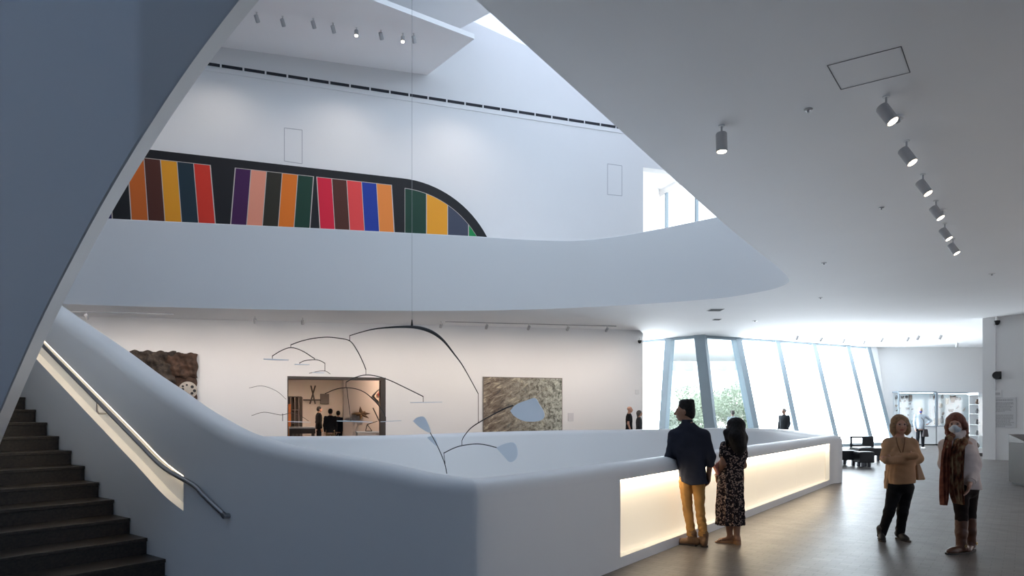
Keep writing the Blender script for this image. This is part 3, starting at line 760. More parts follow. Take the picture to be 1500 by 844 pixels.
spot_fixture(at_z(1418, 518, ZC) if False else at_z(1402, 500, ZC), (0, .3, -.9), 'tiny spotlight over the passage beside the right-hand wall', None, False, .9)
# track spots over the lower gallery
tl = [(142, 470), (375, 474), (441, 474.5), (634, 476), (698, 477), (757, 478), (812, 479), (867, 480)]
for (x, y), nm in zip(tl, nth):
    s = wl_px(x); q = wl(s, 0, -1.3); q.z = 4.98 - 0.0178 * s - .03
    spot_fixture(q, (-.25, .85, -.6), 'small track spotlight above the lower gallery wall, %s from the left' % nm, 'track spotlights over the gallery', False, .8)
mb = MB(); 
for s_a, s_b, nm in ((wl_px(110), wl_px(262), 'above the rusty relief'), (wl_px(640), wl_px(880), 'above the landscape photograph')):
    mb = MB(); p, q = wl(s_a, 4.98 - 0.0178 * s_a - .035, -1.3), wl(s_b, 4.98 - 0.0178 * s_b - .035, -1.3); mb.tube([p, q], .018, 6)
    tag(mb.build('light_track', M['grey_metal']), 'thin ceiling light track running along the gallery %s' % nm, 'light track', 'gallery light tracks')
# spots on the upper ceiling
up = [(376, 18, 0), (414, 24, 0), (459, 27, 0), (488, 34, 0), (522, 40, 1), (558, 44, 0), (590, 49, 1), (606, 49, 0)]
for (x, y, lit), nm in zip(up, nth):
    q = at_z(x, y, 13.78); spot_fixture(q, (.05, -.3, -.9) if lit else (.1, .7, -.7), 'upper ceiling spotlight, %s from the left of the high slab%s' % (nm, ', shining' if lit else ''), 'spotlights on the high slab', bool(lit), 1.0)
def disc(px, py, r, label, cat, m=None, name='smoke_detector'):
    e = empty(name, at_z(px, py, ZC))
    mb = MB(); mb.lathe([(r, 0), (r, -.02), (r * .92, -.03)], None, 24); mb.build('base', m or M['white_metal'], e, smooth=40)
    mb = MB(); mb.lathe([(r * .6, -.03), (r * .55, -.06), (r * .2, -.075)], None, 20); mb.build('sensor_dome', m or M['grey_metal'], e, smooth=40)
    tag(e, label, cat)
disc(1313, 171, .075, 'white round smoke detector right under the nearest row spotlight', 'smoke detector')
disc(1377, 308, .085, 'white round smoke detector touching the fourth row spotlight', 'smoke detector')
for (x, y, r_, l) in ((1184, 160, .045, 'small round ceiling disc left of the nearest row spotlight'), (1291, 304, .04, 'small ceiling disc midway along the low ceiling, left of the spotlight row'), (1207, 385, .055, 'small ceiling disc right of the balcony corner'),
                   (1202, 436, .055, 'small ceiling disc below the balcony corner, before the windows'), (1453, 401, .07, 'pale ceiling disc near the right edge of the ceiling'), (1106, 470, .09, 'dark little ceiling disc before the windows, right of the vents')):
    e = empty('ceiling_sprinkler', at_z(x, y, ZC)); mb = MB(); mb.lathe([(r_, 0), (r_, -.008), (r_ * .8, -.012)], None, 16); mb.build('cover', M['grey_metal'] if 'pale' not in l else M['white_metal'], e, smooth=40)
    mb = MB(); mb.lathe([(r_ * .3, -.012), (r_ * .25, -.04)], None, 10); mb.build('nozzle', M['steel'], e); tag(e, l, 'sprinkler')
for (x, y, s_, l) in ((1048, 454, .22, 'larger dark square ceiling vent beneath the balcony, before the windows'), (1050, 468, .13, 'smaller dark square ceiling vent nearest the far windows')):
    e = empty('ceiling_vent', at_z(x, y, ZC)); mb = MB(); mb.box((-s_, -s_, -.012), (s_, s_, 0)); mb.build('frame', M['grey_metal'], e)
    mb = MB(); mb.box((-s_ * .85, -s_ * .85, -.018), (s_ * .85, s_ * .85, -.012)); mb.build('grille', M['slot'], e); tag(e, l, 'vent')
def camera_dome(loc, label, k=1.0):
    e = empty('security_camera', loc); mb = MB(); mb.tube([(0, 0, 0), (0, 0, .10*k)], .03*k, 8); mb.build('bracket', M['white_metal'], e)
    mb = MB(); mb.lathe([(.07*k, 0), (.075*k, -.04*k), (.05*k, -.10*k), (.01, -.12*k)], None, 16); mb.build('camera_head', M['black'], e, smooth=50); tag(e, label, 'camera')
q = rwp(1463, 467, .18); q.z = ZC - .14; camera_dome(q, 'dark security camera under the ceiling on the right-hand wall', 1.3)
q = wl_at(935, 499, -.12); camera_dome(q, 'dark security camera near the right end of the gallery wall', 1.1)
mb = MB(); q = wl_at(933, 574, -.02); mb.box((-.09, -.012, -.09), (.09, .012, .09), 0, Matrix.Translation(q) @ Matrix.Rotation(math.atan2(U.y, U.x), 4, 'Z'))
tag(mb.build('wall_plate', M['white_metal'], bevel=.008), 'small white wall plate above the two dark figures at the gallery wall end', 'wall plate')

# right-hand wall fittings
rz = math.atan2(RWD.y, RWD.x)
e = empty('wall_sounder', rwp(1461.5, 550, .02), rz); mb = MB(); mb.lathe([(.09, 0), (.09, .05), (.13, .09), (.12, .12), (.02, .12)], Matrix.Rotation(R(90), 4, 'X'), 18); mb.build('horn', M['black'], e, smooth=40)
mb = MB(); mb.box((-.11, -.02, -.13), (.11, .02, .13)); mb.build('back_box', M['black'], e, bevel=.01); tag(e, 'black round wall sounder on the right-hand wall above the text panel', 'alarm')
e = empty('thermostat', rwp(1462, 577, .02), rz); mb = MB(); mb.box((-.12, -.02, -.12), (.12, .02, .12)); mb.build('plate', M['white_metal'], e, bevel=.01)
mb = MB(); mb.box((-.06, -.04, -.04), (.06, -.02, .04)); mb.build('dial', M['grey_metal'], e, bevel=.005); tag(e, 'small white thermostat between the black sounder and the text panel', 'thermostat')
e = empty('text_panel', rwp(1471, 627, .015), rz); h_ = 44 / F * 23.2; w_ = 28 / F * 24.4
mb = MB(); mb.box((-w_/2, -.015, 0), (w_/2, .012, h_)); mb.build('board', mat('panel_board', (0.62, 0.62, 0.63), .5), e, bevel=.004)
tx = MB(); rnd = random.Random(4); z = h_ - .10
for ln in range(22):
    if ln in (1, 10, 11): z -= .04; continue
    x = -w_/2 + .06
    lim = w_/2 - .06 - (rnd.uniform(0, .12) if ln not in (9, 21) else .25)
    while x < lim:
        l_ = rnd.uniform(.015, .055); tx.box((x, -.0165, z), (min(x + l_, lim), -.015, z + (.022 if ln else .035))); x += l_ + .012
    z -= .042
tx.build('printed_text', mat('panel_ink', (0.33, 0.33, 0.34), .7), e); tag(e, 'pale text panel with lines of small grey writing on the right-hand wall', 'sign')
# plinth at the right edge of the frame
e = empty('display_plinth', at(1519, 712, 15.0), R(-12)); e.location.z = 0
mb = MB(); mb.box((-.33, -.3, .04), (.33, .5, .94)); mb.build('body', mat('grey_plinth', (0.06, 0.05, 0.045), .6), e, bevel=.01)
mb = MB(); mb.prism([(-.33, -.3, .94), (.33, -.3, .94), (.33, .5, .94), (-.33, .5, .94)], [(-.33, -.3, .96), (.33, -.3, .96), (.33, .5, 1.12), (-.33, .5, 1.12)]); mb.build('sloping_top', mat('grey_plinth_top', (0.08, 0.068, 0.06), .5), e)
mb = MB(); mb.box((-.29, -.26, 0), (.29, .46, .04)); mb.build('foot', M['black'], e)
tag(e, 'grey brown plinth with sloping top cut by the right edge of the picture', 'plinth')

# ------------------------------------------------------------------ lounge furniture by the windows
def seat_block(name, px0, px1, d, depth, z0, z1, label, back=None, group=None, legs=True, rot=0.0):
    x0, x1 = (px0 - 750) / F * d, (px1 - 750) / F * d; w_ = x1 - x0
    e = empty(name, ((x0 + x1) / 2, d, 0), rot)
    mb = MB(); mb.box((-w_/2, 0, z0), (w_/2, depth, z1)); mb.build('cushion', M['leather'], e, bevel=.025)
    if legs:
        for x in (-w_/2 + .12, w_/2 - .12):
            for y in (.10, depth - .10):
                mb = MB(); mb.box((x - .035, y - .035, 0), (x + .035, y + .035, z0 + .01)); mb.build('leg', M['chrome'], e)
    if back:
        zb0, zb1, xo0, xo1 = back
        mb = MB()
        for lo, hi in (((xo0, depth - .05, z1), (xo0 + .06, depth, zb1)), ((xo1 - .06, depth - .05, z1), (xo1, depth, zb1)), ((xo0, depth - .05, zb1 - .06), (xo1, depth, zb1)), ((xo0, depth - .05, zb0), (xo1, depth, zb0 + .06))): mb.box(lo, hi)
        mb.build('back_frame', M['chrome'], e)
        mb = MB(); xm = xo0 + (xo1 - xo0) * .5; mb.box((xm, depth - .10, zb0 + .03), (xo1 - .05, depth - .03, zb1 - .05)); mb.build('back_cushion', M['leather'], e, bevel=.015)
    tag(e, label, 'seat', group); return e
seat_block('bench', 1200, 1258, 20.6, .75, .17, .46, 'long low black leather bench beyond the parapet end')
seat_block('ottoman', 1260, 1281.5, 20.12, .42, .13, .45, 'black leather cube ottoman in front of the lounge bench')
seat_block('lounge_chair', 1259, 1294, 22.6, .7, .18, .43, 'black lounge chair with open framed back right of the bench', (.46, .80, -.37, .42))
seat_block('lounge_chair', 1214, 1246, 22.8, .7, .18, .40, 'black lounge chair with open framed back by the parapet end', (.44, .80, -.36, .35))

# ------------------------------------------------------------------ showcases on the far wall
M['case_back'] = mat('case_white', (0.72, 0.75, 0.77), .6)
def fpx(px, py, y=33.95): return at(px, py, y)
def showcase(px0, px1, y0, y1, label):
    a, b = fpx(px0, y0), fpx(px1, y1); e = empty('showcase', ((a.x + b.x)/2, 33.98, 0)); w_ = b.x - a.x; zt, zb_ = a.z, b.z
    mb = MB(); mb.box((-w_/2, -.04, zb_), (w_/2, 0, zt)); mb.build('back_panel', M['case_back'], e)
    mb = MB()
    for lo, hi in (((-w_/2 - .05, -.55, zb_ - .04), (w_/2 + .05, 0, zb_)), ((-w_/2 - .05, -.55, zt), (w_/2 + .05, 0, zt + .06)), ((-w_/2 - .05, -.55, zb_), (-w_/2 - .0, -.49, zt)), ((w_/2 + .0, -.55, zb_), (w_/2 + .05, -.49, zt))): mb.box(lo, hi)
    mb.build('frame', mat('case_frame', (0.30, 0.36, 0.42), .4, metal=.4), e)
    mb = MB(); mb.box((-w_/2, -.53, zb_), (w_/2, -.52, zt)); mb.build('glass_front', M['glass'], e)
    mb = MB(); mb.box((-w_/2 - .03, -.52, .06), (w_/2 + .03, 0, zb_ - .04)); mb.build('plinth', M['case_back'], e)
    mb = MB(); mb.box((-w_/2, -.48, 0), (w_/2, 0, .06)); mb.build('foot', M['black'], e)
    mb = MB(); mb.box((-w_/2 + .05, -.45, zt - .03), (w_/2 - .05, -.40, zt - .005)); mb.build('led_strip', emit('case_led', (.9, .97, 1), 7), e)
    tag(e, label, 'showcase')
showcase(1309, 1361, 575.5, 624, 'white glass-fronted wall showcase behind the woman in tan, small objects pinned inside')
showcase(1364.8, 1436, 577, 623.5, 'wider white wall showcase behind the red-haired woman, brown artefacts pinned inside')
M['art_b'] = mat('artefact_brown', (0.10, 0.065, 0.045), .7, var=.3, scale=12); M['art_g'] = mat('artefact_grey', (0.13, 0.13, 0.135), .7, var=.3, scale=12); M['art_l'] = mat('artefact_tan', (0.36, 0.31, 0.25), .7, var=.25, scale=12); M['art_k'] = mat('artefact_dark', (0.03, 0.028, 0.03), .6)
def artefact(px, py, w_, h_, kind, m, label):
    c = fpx(px, py, 33.86); w_, h_ = w_ / F * 33.9, h_ / F * 33.9; mb = MB(); y = .035
    if kind == 'oval': prof = [(math.cos(a) * .5, math.sin(a) * .5) for a in [2*math.pi*k/16 for k in range(16)]]
    elif kind == 'mask': prof = [(-.3, .5), (.3, .5), (.5, .3), (.46, -.05), (.3, -.38), (0, -.5), (-.3, -.38), (-.46, -.05), (-.5, .3)]
    elif kind == 'jar': prof = [(-.18, .5), (.18, .5), (.16, .3), (.5, .05), (.46, -.3), (.25, -.5), (-.25, -.5), (-.46, -.3), (-.5, .05), (-.16, .3)]
    elif kind == 'vest': prof = [(-.5, .5), (-.2, .42), (0, .36), (.2, .42), (.5, .5), (.42, .1), (.34, -.2), (.3, -.5), (-.3, -.5), (-.34, -.2), (-.42, .1)]
    elif kind == 'blade': prof = [(-.5, -.5), (-.2, -.35), (.3, .2), (.5, .5), (.1, .3), (-.35, -.2)]
    elif kind == 'cross': prof = [(-.15, .5), (.15, .5), (.15, .15), (.5, .15), (.5, -.15), (.15, -.15), (.15, -.5), (-.15, -.5), (-.15, -.15), (-.5, -.15), (-.5, .15), (-.15, .15)]
    else: prof = [(-.5, -.5), (.5, -.5), (.5, .5), (-.5, .5)]
    f0 = [c + Vector((x * w_, y, z * h_)) for x, z in prof]; f1 = [c + Vector((x * w_, -.01, z * h_)) for x, z in prof]; f2 = [c + Vector((x * w_ * .75, -.05, z * h_ * .75)) for x, z in prof]
    n = len(prof); mb.add(f0 + f1 + f2, [tuple(range(n))] + [(i, (i+1) % n, n + (i+1) % n, n + i) for i in range(n)] + [(n + i, n + (i+1) % n, 2*n + (i+1) % n, 2*n + i) for i in range(n)] + [tuple(range(2*n, 3*n))[::-1]])
    tag(mb.build('artefact', m, smooth=40), label, 'artefact', 'artefacts in the wall showcases')
B_, G_, L_, K_ = M['art_b'], M['art_g'], M['art_l'], M['art_k']
rows1 = [('top row', [(1313.5, 582, 3.5, 6, 'jar', G_), (1322, 582, 4, 4, 'vest', K_), (1328.5, 581.5, 3.6, 4.5, 'oval', K_), (1334, 583, 4, 9, 'box', B_)]),
         ('second row', [(1318.5, 587.5, 2.4, 3.4, 'jar', K_), (1325.8, 587.5, 2.2, 2.4, 'oval', G_), (1332.8, 591.5, 2.6, 2.6, 'cross', G_)]),
         ('third row', [(1313.3, 594.5, 3, 3, 'mask', L_), (1318.3, 598, 2.2, 2, 'oval', L_), (1328, 598.5, 1.8, 3, 'box', G_), (1331, 598.5, 1.8, 3, 'oval', G_), (1336.5, 599.5, 3.2, 2.2, 'blade', K_)]),
         ('bottom row', [(1314, 601.3, 3, 2.2, 'blade', K_), (1330.4, 608, 2, 2.2, 'cross', G_), (1324, 612, 2, 2.4, 'oval', L_)])]
shp = {'jar': 'pot-shaped', 'vest': 'crescent-like', 'oval': 'round', 'box': 'upright oblong', 'cross': 'cross-shaped', 'mask': 'shield-shaped', 'blade': 'blade-like'}
cn = {id(B_): 'brown', id(G_): 'grey', id(L_): 'tan', id(K_): 'blackish'}
for rn_, its in rows1:
    for i, (x, y, w_, h_, k, m) in enumerate(its): artefact(x, y, w_, h_, k, m, 'tiny %s %s artefact, %s from the left in the narrower showcase\'s %s' % (cn[id(m)], shp[k], nth[i], rn_))
rows2 = [('top row', [(1370, 582, 5.5, 8.5, 'jar', B_), (1380.5, 581.5, 3, 6, 'jar', G_), (1387.5, 588, 5, 9, 'vest', L_), (1396, 584.5, 8, 10, 'vest', B_), (1401.7, 584, 3.4, 5, 'oval', G_), (1406, 584.5, 3, 4, 'oval', G_)]),
         ('middle row', [(1371, 600, 5.2, 11, 'mask', G_), (1378, 594, 5, 7, 'oval', L_), (1402.5, 597, 6, 5, 'blade', G_), (1393, 601.5, 8, 4.5, 'vest', K_), (1412, 600, 3, 6, 'blade', L_)]),
         ('bottom row', [(1372, 617.5, 8, 9, 'box', L_), (1380, 615, 5, 11, 'jar', G_), (1381.5, 606, 2.4, 5, 'oval', B_)])]
for rn_, its in rows2:
    for i, (x, y, w_, h_, k, m) in enumerate(its): artefact(x, y, w_, h_, k, m, 'small %s %s artefact, %s from the left in the wider showcase\'s %s' % (cn[id(m)], shp[k], nth[i], rn_))
# low display and tall case by the passage
e = empty('display_table', at(1417, 640, 31.0)); e.location.z = 0
mb = MB(); mb.prism([(-.42, -.3, .95), (.42, -.3, .95), (.42, .3, .95), (-.42, .3, .95)], [(-.42, -.3, 1.0), (.42, -.3, 1.0), (.42, .3, 1.22), (-.42, .3, 1.22)]); mb.build('sloping_top', mat('grey_top', (.25, .26, .28), .5), e)
mb = MB(); mb.box((-.42, -.28, .0), (.42, .28, .95)); mb.build('body', mat('display_body', (.55, .50, .46), .6), e); tag(e, 'low grey display stand in front of the wider showcase, beside the tall case', 'display stand')
ca = at(1430.5, 672, 25.2); e = empty('tall_showcase', (ca.x + .35, 25.4, 0))
mb = MB(); mb.box((-.35, -.3, 0), (.35, .3, .12)); mb.build('foot', M['black'], e)
mb = MB(); mb.box((-.35, -.3, .12), (.35, .3, .30)); mb.box((-.35, -.3, 2.25), (.35, .3, 2.35)); mb.box((-.30, .27, .3), (.35, .3, 2.25)); mb.build('body', M['case_back'], e)
mb = MB(); mb.box((-.35, -.3, .3), (.35, -.29, 2.25)); mb.build('glass_front', M['glass'], e)
for z in (.75, 1.15, 1.55, 1.9):
    mb = MB(); mb.box((-.34, -.28, z), (.34, .26, z + .015)); mb.build('shelf', M['case_back'], e)
tag(e, 'tall slim glass showcase half hidden behind the right-hand wall edge', 'showcase')
for i, z in enumerate((.30, .765, 1.165, 1.565, 1.915)):
    mb = MB(); mb.lathe([(.04, 0), (.07, .06), (.06, .13), (.03, .17), (.04, .19)], Matrix.Translation((ca.x + .10, 25.3, z)), 12)
    tag(mb.build('vessel', [B_, G_, K_, G_, B_][i], smooth=50), 'little dark vessel in the tall showcase, %s shelf from the bottom' % nth[i], 'vessel', 'vessels in the tall showcase')
# faint text label beside the far window
mb = MB(); q = fpx(1291, 603, 33.99); mb.box((q.x - .16, 33.97, q.z - .35), (q.x + .16, 33.995, q.z + .55)); tag(mb.build('wall_label', mat('label_card', (.60, .64, .67), .5), bevel=.004), 'pale wall label between the last window and the narrower showcase', 'sign')
mb = MB(); q = wl_at(836, 611, -.012); mb.box((-.12, -.01, -.16), (.12, .01, .16), 0, Matrix.Translation(q) @ Matrix.Rotation(math.atan2(U.y, U.x), 4, 'Z'))
tag(mb.build('wall_label', mat('label_card2', (.66, .66, .68), .5), bevel=.003), 'small pale wall label right of the landscape photograph', 'sign')

# ------------------------------------------------------------------ the room behind the doorway
def npx(px, n):
    q = (px - 750) / F; X, Y = P0.x + NB.x * n, P0.y + NB.y * n; return (X - q * Y) / (U.x - q * U.y)
def npt(px, py, n):
    s = npx(px, n); p = wl(s, 0, n); p.z = EYE - (py - 604) / F * p.y; return p
M['gal'] = mat('gallery_wall', (0.62, 0.55, 0.50), .8)
mb = MB()
def rq(s0, n0, s1, n1, z0=0, z1=3.7): mb.add([wl(s0, z0, n0), wl(s1, z0, n1), wl(s1, z1, n1), wl(s0, z1, n0)], [(0, 1, 2, 3)])
rq(5, 9, 22, 9); rq(5, TW, 5, 9); rq(22, TW, 22, 9)
mb.add([wl(5, 3.7, TW), wl(22, 3.7, TW), wl(22, 3.7, 9), wl(5, 3.7, 9)], [(0, 1, 2, 3)])
struct(mb.build('wall_gallery', M['gal']))
sp = npx(503, 3.0)
mb = MB(); mb.prism([wl(sp, 0, 3.0), wl(5, 0, 3.0), wl(5, 0, 3.2), wl(sp, 0, 3.2)], [wl(sp, 3.7, 3.0), wl(5, 3.7, 3.0), wl(5, 3.7, 3.2), wl(sp, 3.7, 3.2)])
struct(mb.build('wall_partition', M['gal']))
def gbar(pts, r, name, m, label=None, cat=None, parent=None):
    mb = MB(); mb.tube(pts, r, 6); o = mb.build(name, m); 
    if label: tag(o, label, cat)
    return o
e = empty('lattice_sculpture', wl(npx(458, 8.8), 0, 8.8))
for a, b in (((454, 592), (462, 565)), ((462, 592), (455.5, 565)), ((444, 586), (470, 586))):
    local(gbar([npt(*a, 8.8), npt(*b, 8.8)], .035, 'pole', M['dark_frame']), e)
tag(e, 'crossed dark poles standing against the back wall seen through the doorway', 'sculpture')
def gbox(px0, px1, y0, y1, n, th, name, m, label, cat, grounded=False):
    a, b = npt(px0, y0, n), npt(px1, y1, n); z0, z1 = b.z, a.z
    if grounded: z0 = 0
    s0, s1 = npx(px0, n), npx(px1, n); mb = MB()
    mb.prism([wl(s0, z0, n), wl(s1, z0, n), wl(s1, z0, n + th), wl(s0, z0, n + th)], [wl(s0, z1, n), wl(s1, z1, n), wl(s1, z1, n + th), wl(s0, z1, n + th)])
    return tag(mb.build(name, m, bevel=.01), label, cat)
gbox(469, 482, 577, 592, 8.9, .08, 'picture', mat('grey_picture', (.14, .12, .11), .6), 'dark square picture on the back wall through the doorway', 'picture')
e = empty('shelving', wl(npx(430, 7), 0, 7.0)); 
for x in (421.5, 428, 434, 440):
    a = npt(x, 604, 7); mb = MB(); mb.box((-.03, -.2, 0), (.03, .2, 2.3), 0, Matrix.Translation((a.x, a.y, 0))); local(mb.build('upright', M['dark_frame']), e)
for z in (.5, 1.1, 1.7, 2.28):
    a, b = npt(421.5, 604, 7), npt(440, 604, 7); mb = MB(); mb.prism([(a.x, a.y - .2, z), (b.x, b.y - .2, z), (b.x, b.y + .2, z), (a.x, a.y + .2, z)], [(a.x, a.y - .2, z + .04), (b.x, b.y - .2, z + .04), (b.x, b.y + .2, z + .04), (a.x, a.y + .2, z + .04)]); local(mb.build('shelf', M['dark_frame']), e)
tag(e, 'dark open shelving at the left of the doorway view', 'shelving')
gbox(421.5, 426, 592, 618, 5.0, .3, 'orange_stand', mat('orange_stand_paint', (.45, .14, .03), .6), 'narrow orange upright stand at the left edge of the doorway', 'stand', True)
e = empty('display_table', wl(npx(443, 3.6), 0, 3.6)); a, b = npx(424, 3.2), npx(462, 3.2)
for lo, z0, z1, m, nm in ((0, .78, .98, M['dark_frame'], 'body'), (1, .98, 1.04, M['case_back'], 'top')):
    mb = MB(); mb.prism([wl(a, z0, 3.2), wl(b, z0, 3.2), wl(b, z0, 4.2), wl(a, z0, 4.2)], [wl(a, z1, 3.2), wl(b, z1, 3.2), wl(b, z1, 4.2), wl(a, z1, 4.2)]); local(mb.build(nm, m), e)
for s_ in (a - .06, b + .06):
    for n_ in (3.27, 4.13): local(gbar([wl(s_, 0, n_), wl(s_, .8, n_)], .04, 'leg', M['dark_frame']), e)
tag(e, 'long dark display table with white top inside the doorway', 'table')
c = npt(529, 606, 2.9); e = empty('star_sculpture', c); mb = MB()
rot = Matrix.Rotation(math.atan2(U.y, U.x), 4, 'Z')
for k, (ang, l_) in enumerate(((0, .36), (28, .2), (100, .30), (182, .42), (205, .22), (262, .26), (328, .36))):
    d_ = rot @ Vector((math.cos(R(ang)), -.25, math.sin(R(ang)))); t_ = c + d_.normalized() * l_; mb = MB(); mb.tube([c, c + (t_ - c) * .5, t_], [.09, .06, .005], 6); local(mb.build('spike', mat('brown_relief_%d' % k, (.22, .13, .06) if k % 2 else (.13, .075, .04), .7)), e)
tag(e, 'brown star-shaped wall sculpture seen through the doorway', 'sculpture')
e = empty('diamond_picture', npt(556, 580, 2.95)); dq = [npt(546.5, 580, 2.95), npt(557, 569, 2.95), npt(567.5, 580, 2.95), npt(557, 591, 2.95)]; mb = MB(); mb.tube(dq, .03, 6, closed=True); local(mb.build('frame', M['dark_frame']), e)
mb = MB(); mb.add([p + NB * .01 for p in dq], [(0, 1, 2, 3)]); local(mb.build('sheet', mat('diamond_sheet', (.58, .46, .36), .7)), e)
mb = MB(); mb.prism([npt(*p, 2.93) for p in ((553, 578), (557, 573), (558.5, 579), (556, 582))], [npt(*p, 2.91) for p in ((553, 578), (557, 573), (558.5, 579), (556, 582))]); local(mb.build('red_shape', mat('red_shape', (.45, .04, .02), .6)), e)
tag(e, 'diamond-shaped framed picture with a red mark at the doorway edge', 'picture')
a, b = npx(524, 1.8), npx(566, 1.8)
e = empty('plinth', wl((a + b) / 2, 0, 2.0)); ztp = npt(540, 634, 1.8).z
mb = MB(); mb.prism([wl(a, 0, 1.8), wl(b, 0, 1.8), wl(b, 0, 2.5), wl(a, 0, 2.5)], [wl(a, ztp, 1.8), wl(b, ztp, 1.8), wl(b, ztp, 2.5), wl(a, ztp, 2.5)])
o = local(mb.build('body', M['gal'], bevel=.01), e); mb = MB(); mb.prism([wl(a + .02, ztp, 1.78), wl(b - .02, ztp, 1.78), wl(b - .02, ztp, 2.52), wl(a + .02, ztp, 2.52)], [wl(a + .02, ztp + .04, 1.78), wl(b - .02, ztp + .04, 1.78), wl(b - .02, ztp + .04, 2.52), wl(a + .02, ztp + .04, 2.52)]); local(mb.build('top', M['case_back']), e)
tag(e, 'pale low plinth under the triangle sculpture in the doorway', 'plinth')
A, B, C_, D = npt(535.5, 633, 2.1), npt(538, 622, 2.1), npt(545, 633, 2.1), npt(553, 617, 2.15)
for p in (A, C_): p.z = ztp + .055
e = empty('triangle_sculpture', A)
for p, q in ((A, B), (B, C_), (A, C_), (B, D)): local(gbar([p, q], .016, 'rod', M['dark_frame']), e)
tag(e, 'wire triangle sculpture on the pale plinth inside the doorway', 'sculpture')
gbar([Vector((*npt(563, 640, 1.4).to_2d(), ztp + .05)), npt(546.5, 598, 2.7)], .025, 'leaning_pole', M['dark_frame'], 'dark pole leaning by the triangle sculpture at the doorway edge', 'pole')

# ------------------------------------------------------------------ outside the clear windows
mb = MB(); gv = [(-5, 36.5, -1.6), (45, 36.5, -1.6), (60, 60, 0.2), (-5, 60, 0.2), (90, 105, 6.2), (-5, 105, 6.2), (120, 160, 8), (-5, 160, 8)]
mb.add(gv, [(0, 1, 2, 3), (3, 2, 4, 5), (5, 4, 6, 7)]); struct(mb.build('ground_outside', mat('pale_ground', (.22, .215, .205), .9, var=.1, scale=.2)))
M['leafA'] = mat('pale_leaves', (.46, .52, .40), .8, var=.3, scale=1.2); M['bark'] = mat('bark', (.12, .09, .07), .9)
def tree(x, y, z, h, r, seed, label):
    rnd = random.Random(seed); e = empty('tree', (x, y, z)); mb = MB(); mb.tube([(0, 0, -.2), (.1, 0, h * .3), (-.05, .1, h * .7)], [.16, .12, .04], 8)
    for k in range(5): a = rnd.uniform(0, 6.28); mb.tube([(0.05, 0, h * .35 + .1 * k), (r * .6 * math.cos(a), r * .6 * math.sin(a), h * .6 + .2 * k)], [.06, .02], 6)
    mb.build('trunk', M['bark'], e, smooth=60); mb = MB()
    blobs = [(rnd.gauss(0, r * .42), rnd.gauss(0, r * .42), h * .62 + rnd.gauss(0, h * .16), r * rnd.uniform(.3, .5)) for _ in range(14)]
    for bx_, by_, bz_, br in blobs:
        for _ in range(260):
            d_ = Vector((rnd.gauss(0, 1), rnd.gauss(0, 1), rnd.gauss(0, 1))).normalized() * br * rnd.uniform(.5, 1.05); c = Vector((bx_, by_, max(.1, bz_))) + d_
            u_ = Vector((rnd.gauss(0, 1), rnd.gauss(0, 1), rnd.gauss(0, 1))).normalized(); v_ = u_.orthogonal().normalized(); s_ = rnd.uniform(.06, .13)
            mb.add([c - u_ * s_, c + v_ * s_ * .5, c + u_ * s_, c - v_ * s_ * .5], [(0, 1, 2, 3)])
    mb.build('foliage', M['leafA'], e); tag(e, label, 'tree', 'trees outside the windows')
tl_ = [(995, 46, 3.3, 1.7, 'left of the thick corner mullion, nearest the white wall'), (1018, 52, 3.4, 1.7, 'hard against the left side of the thick corner mullion'), (1047, 48, 3.9, 1.9, 'just right of the thick corner mullion'), (1078, 51, 4.2, 1.9, 'in the middle of the clear pane right of the thick mullion'), (1104, 47, 4.0, 1.8, 'at the right edge of the clear pane')]
for i, (px, d, h, r, l) in enumerate(tl_):
    zg = -1.6 + (d - 36.5) / 23.5 * 1.8
    tree((px - 750) / F * d, d, zg, h, r, i + 1, 'pale leafy tree outside, ' + l)
q = at(1010, 540, 92); e = empty('building', (q.x + 3, 92, 0)); zb_, zt_ = 4.0, at(1010, 494, 92).z + 1.0
mb = MB(); mb.box((-9, 0, 3.0), (12, 9, zt_)); mb.build('body', mat('pale_facade', (.20, .21, .24), .8), e)
mb = MB(); mb.box((-9.2, -.3, zt_), (12.2, 9.2, zt_ + .4)); mb.build('parapet', mat('facade_edge', (.12, .13, .16), .8), e)
M['bwin'] = mat('facade_window', (.08, .10, .14), .3)
for r_ in range(3):
    for c_ in range(9):
        mb = MB(); x = -8.2 + c_ * 2.25; z = 7.3 + r_ * 1.7; mb.box((x, -.06, z), (x + 1.2, .02, z + 1.1)); mb.build('window', M['bwin'], e)
tag(e, 'pale building with rows of windows up the slope outside the clear panes', 'building')
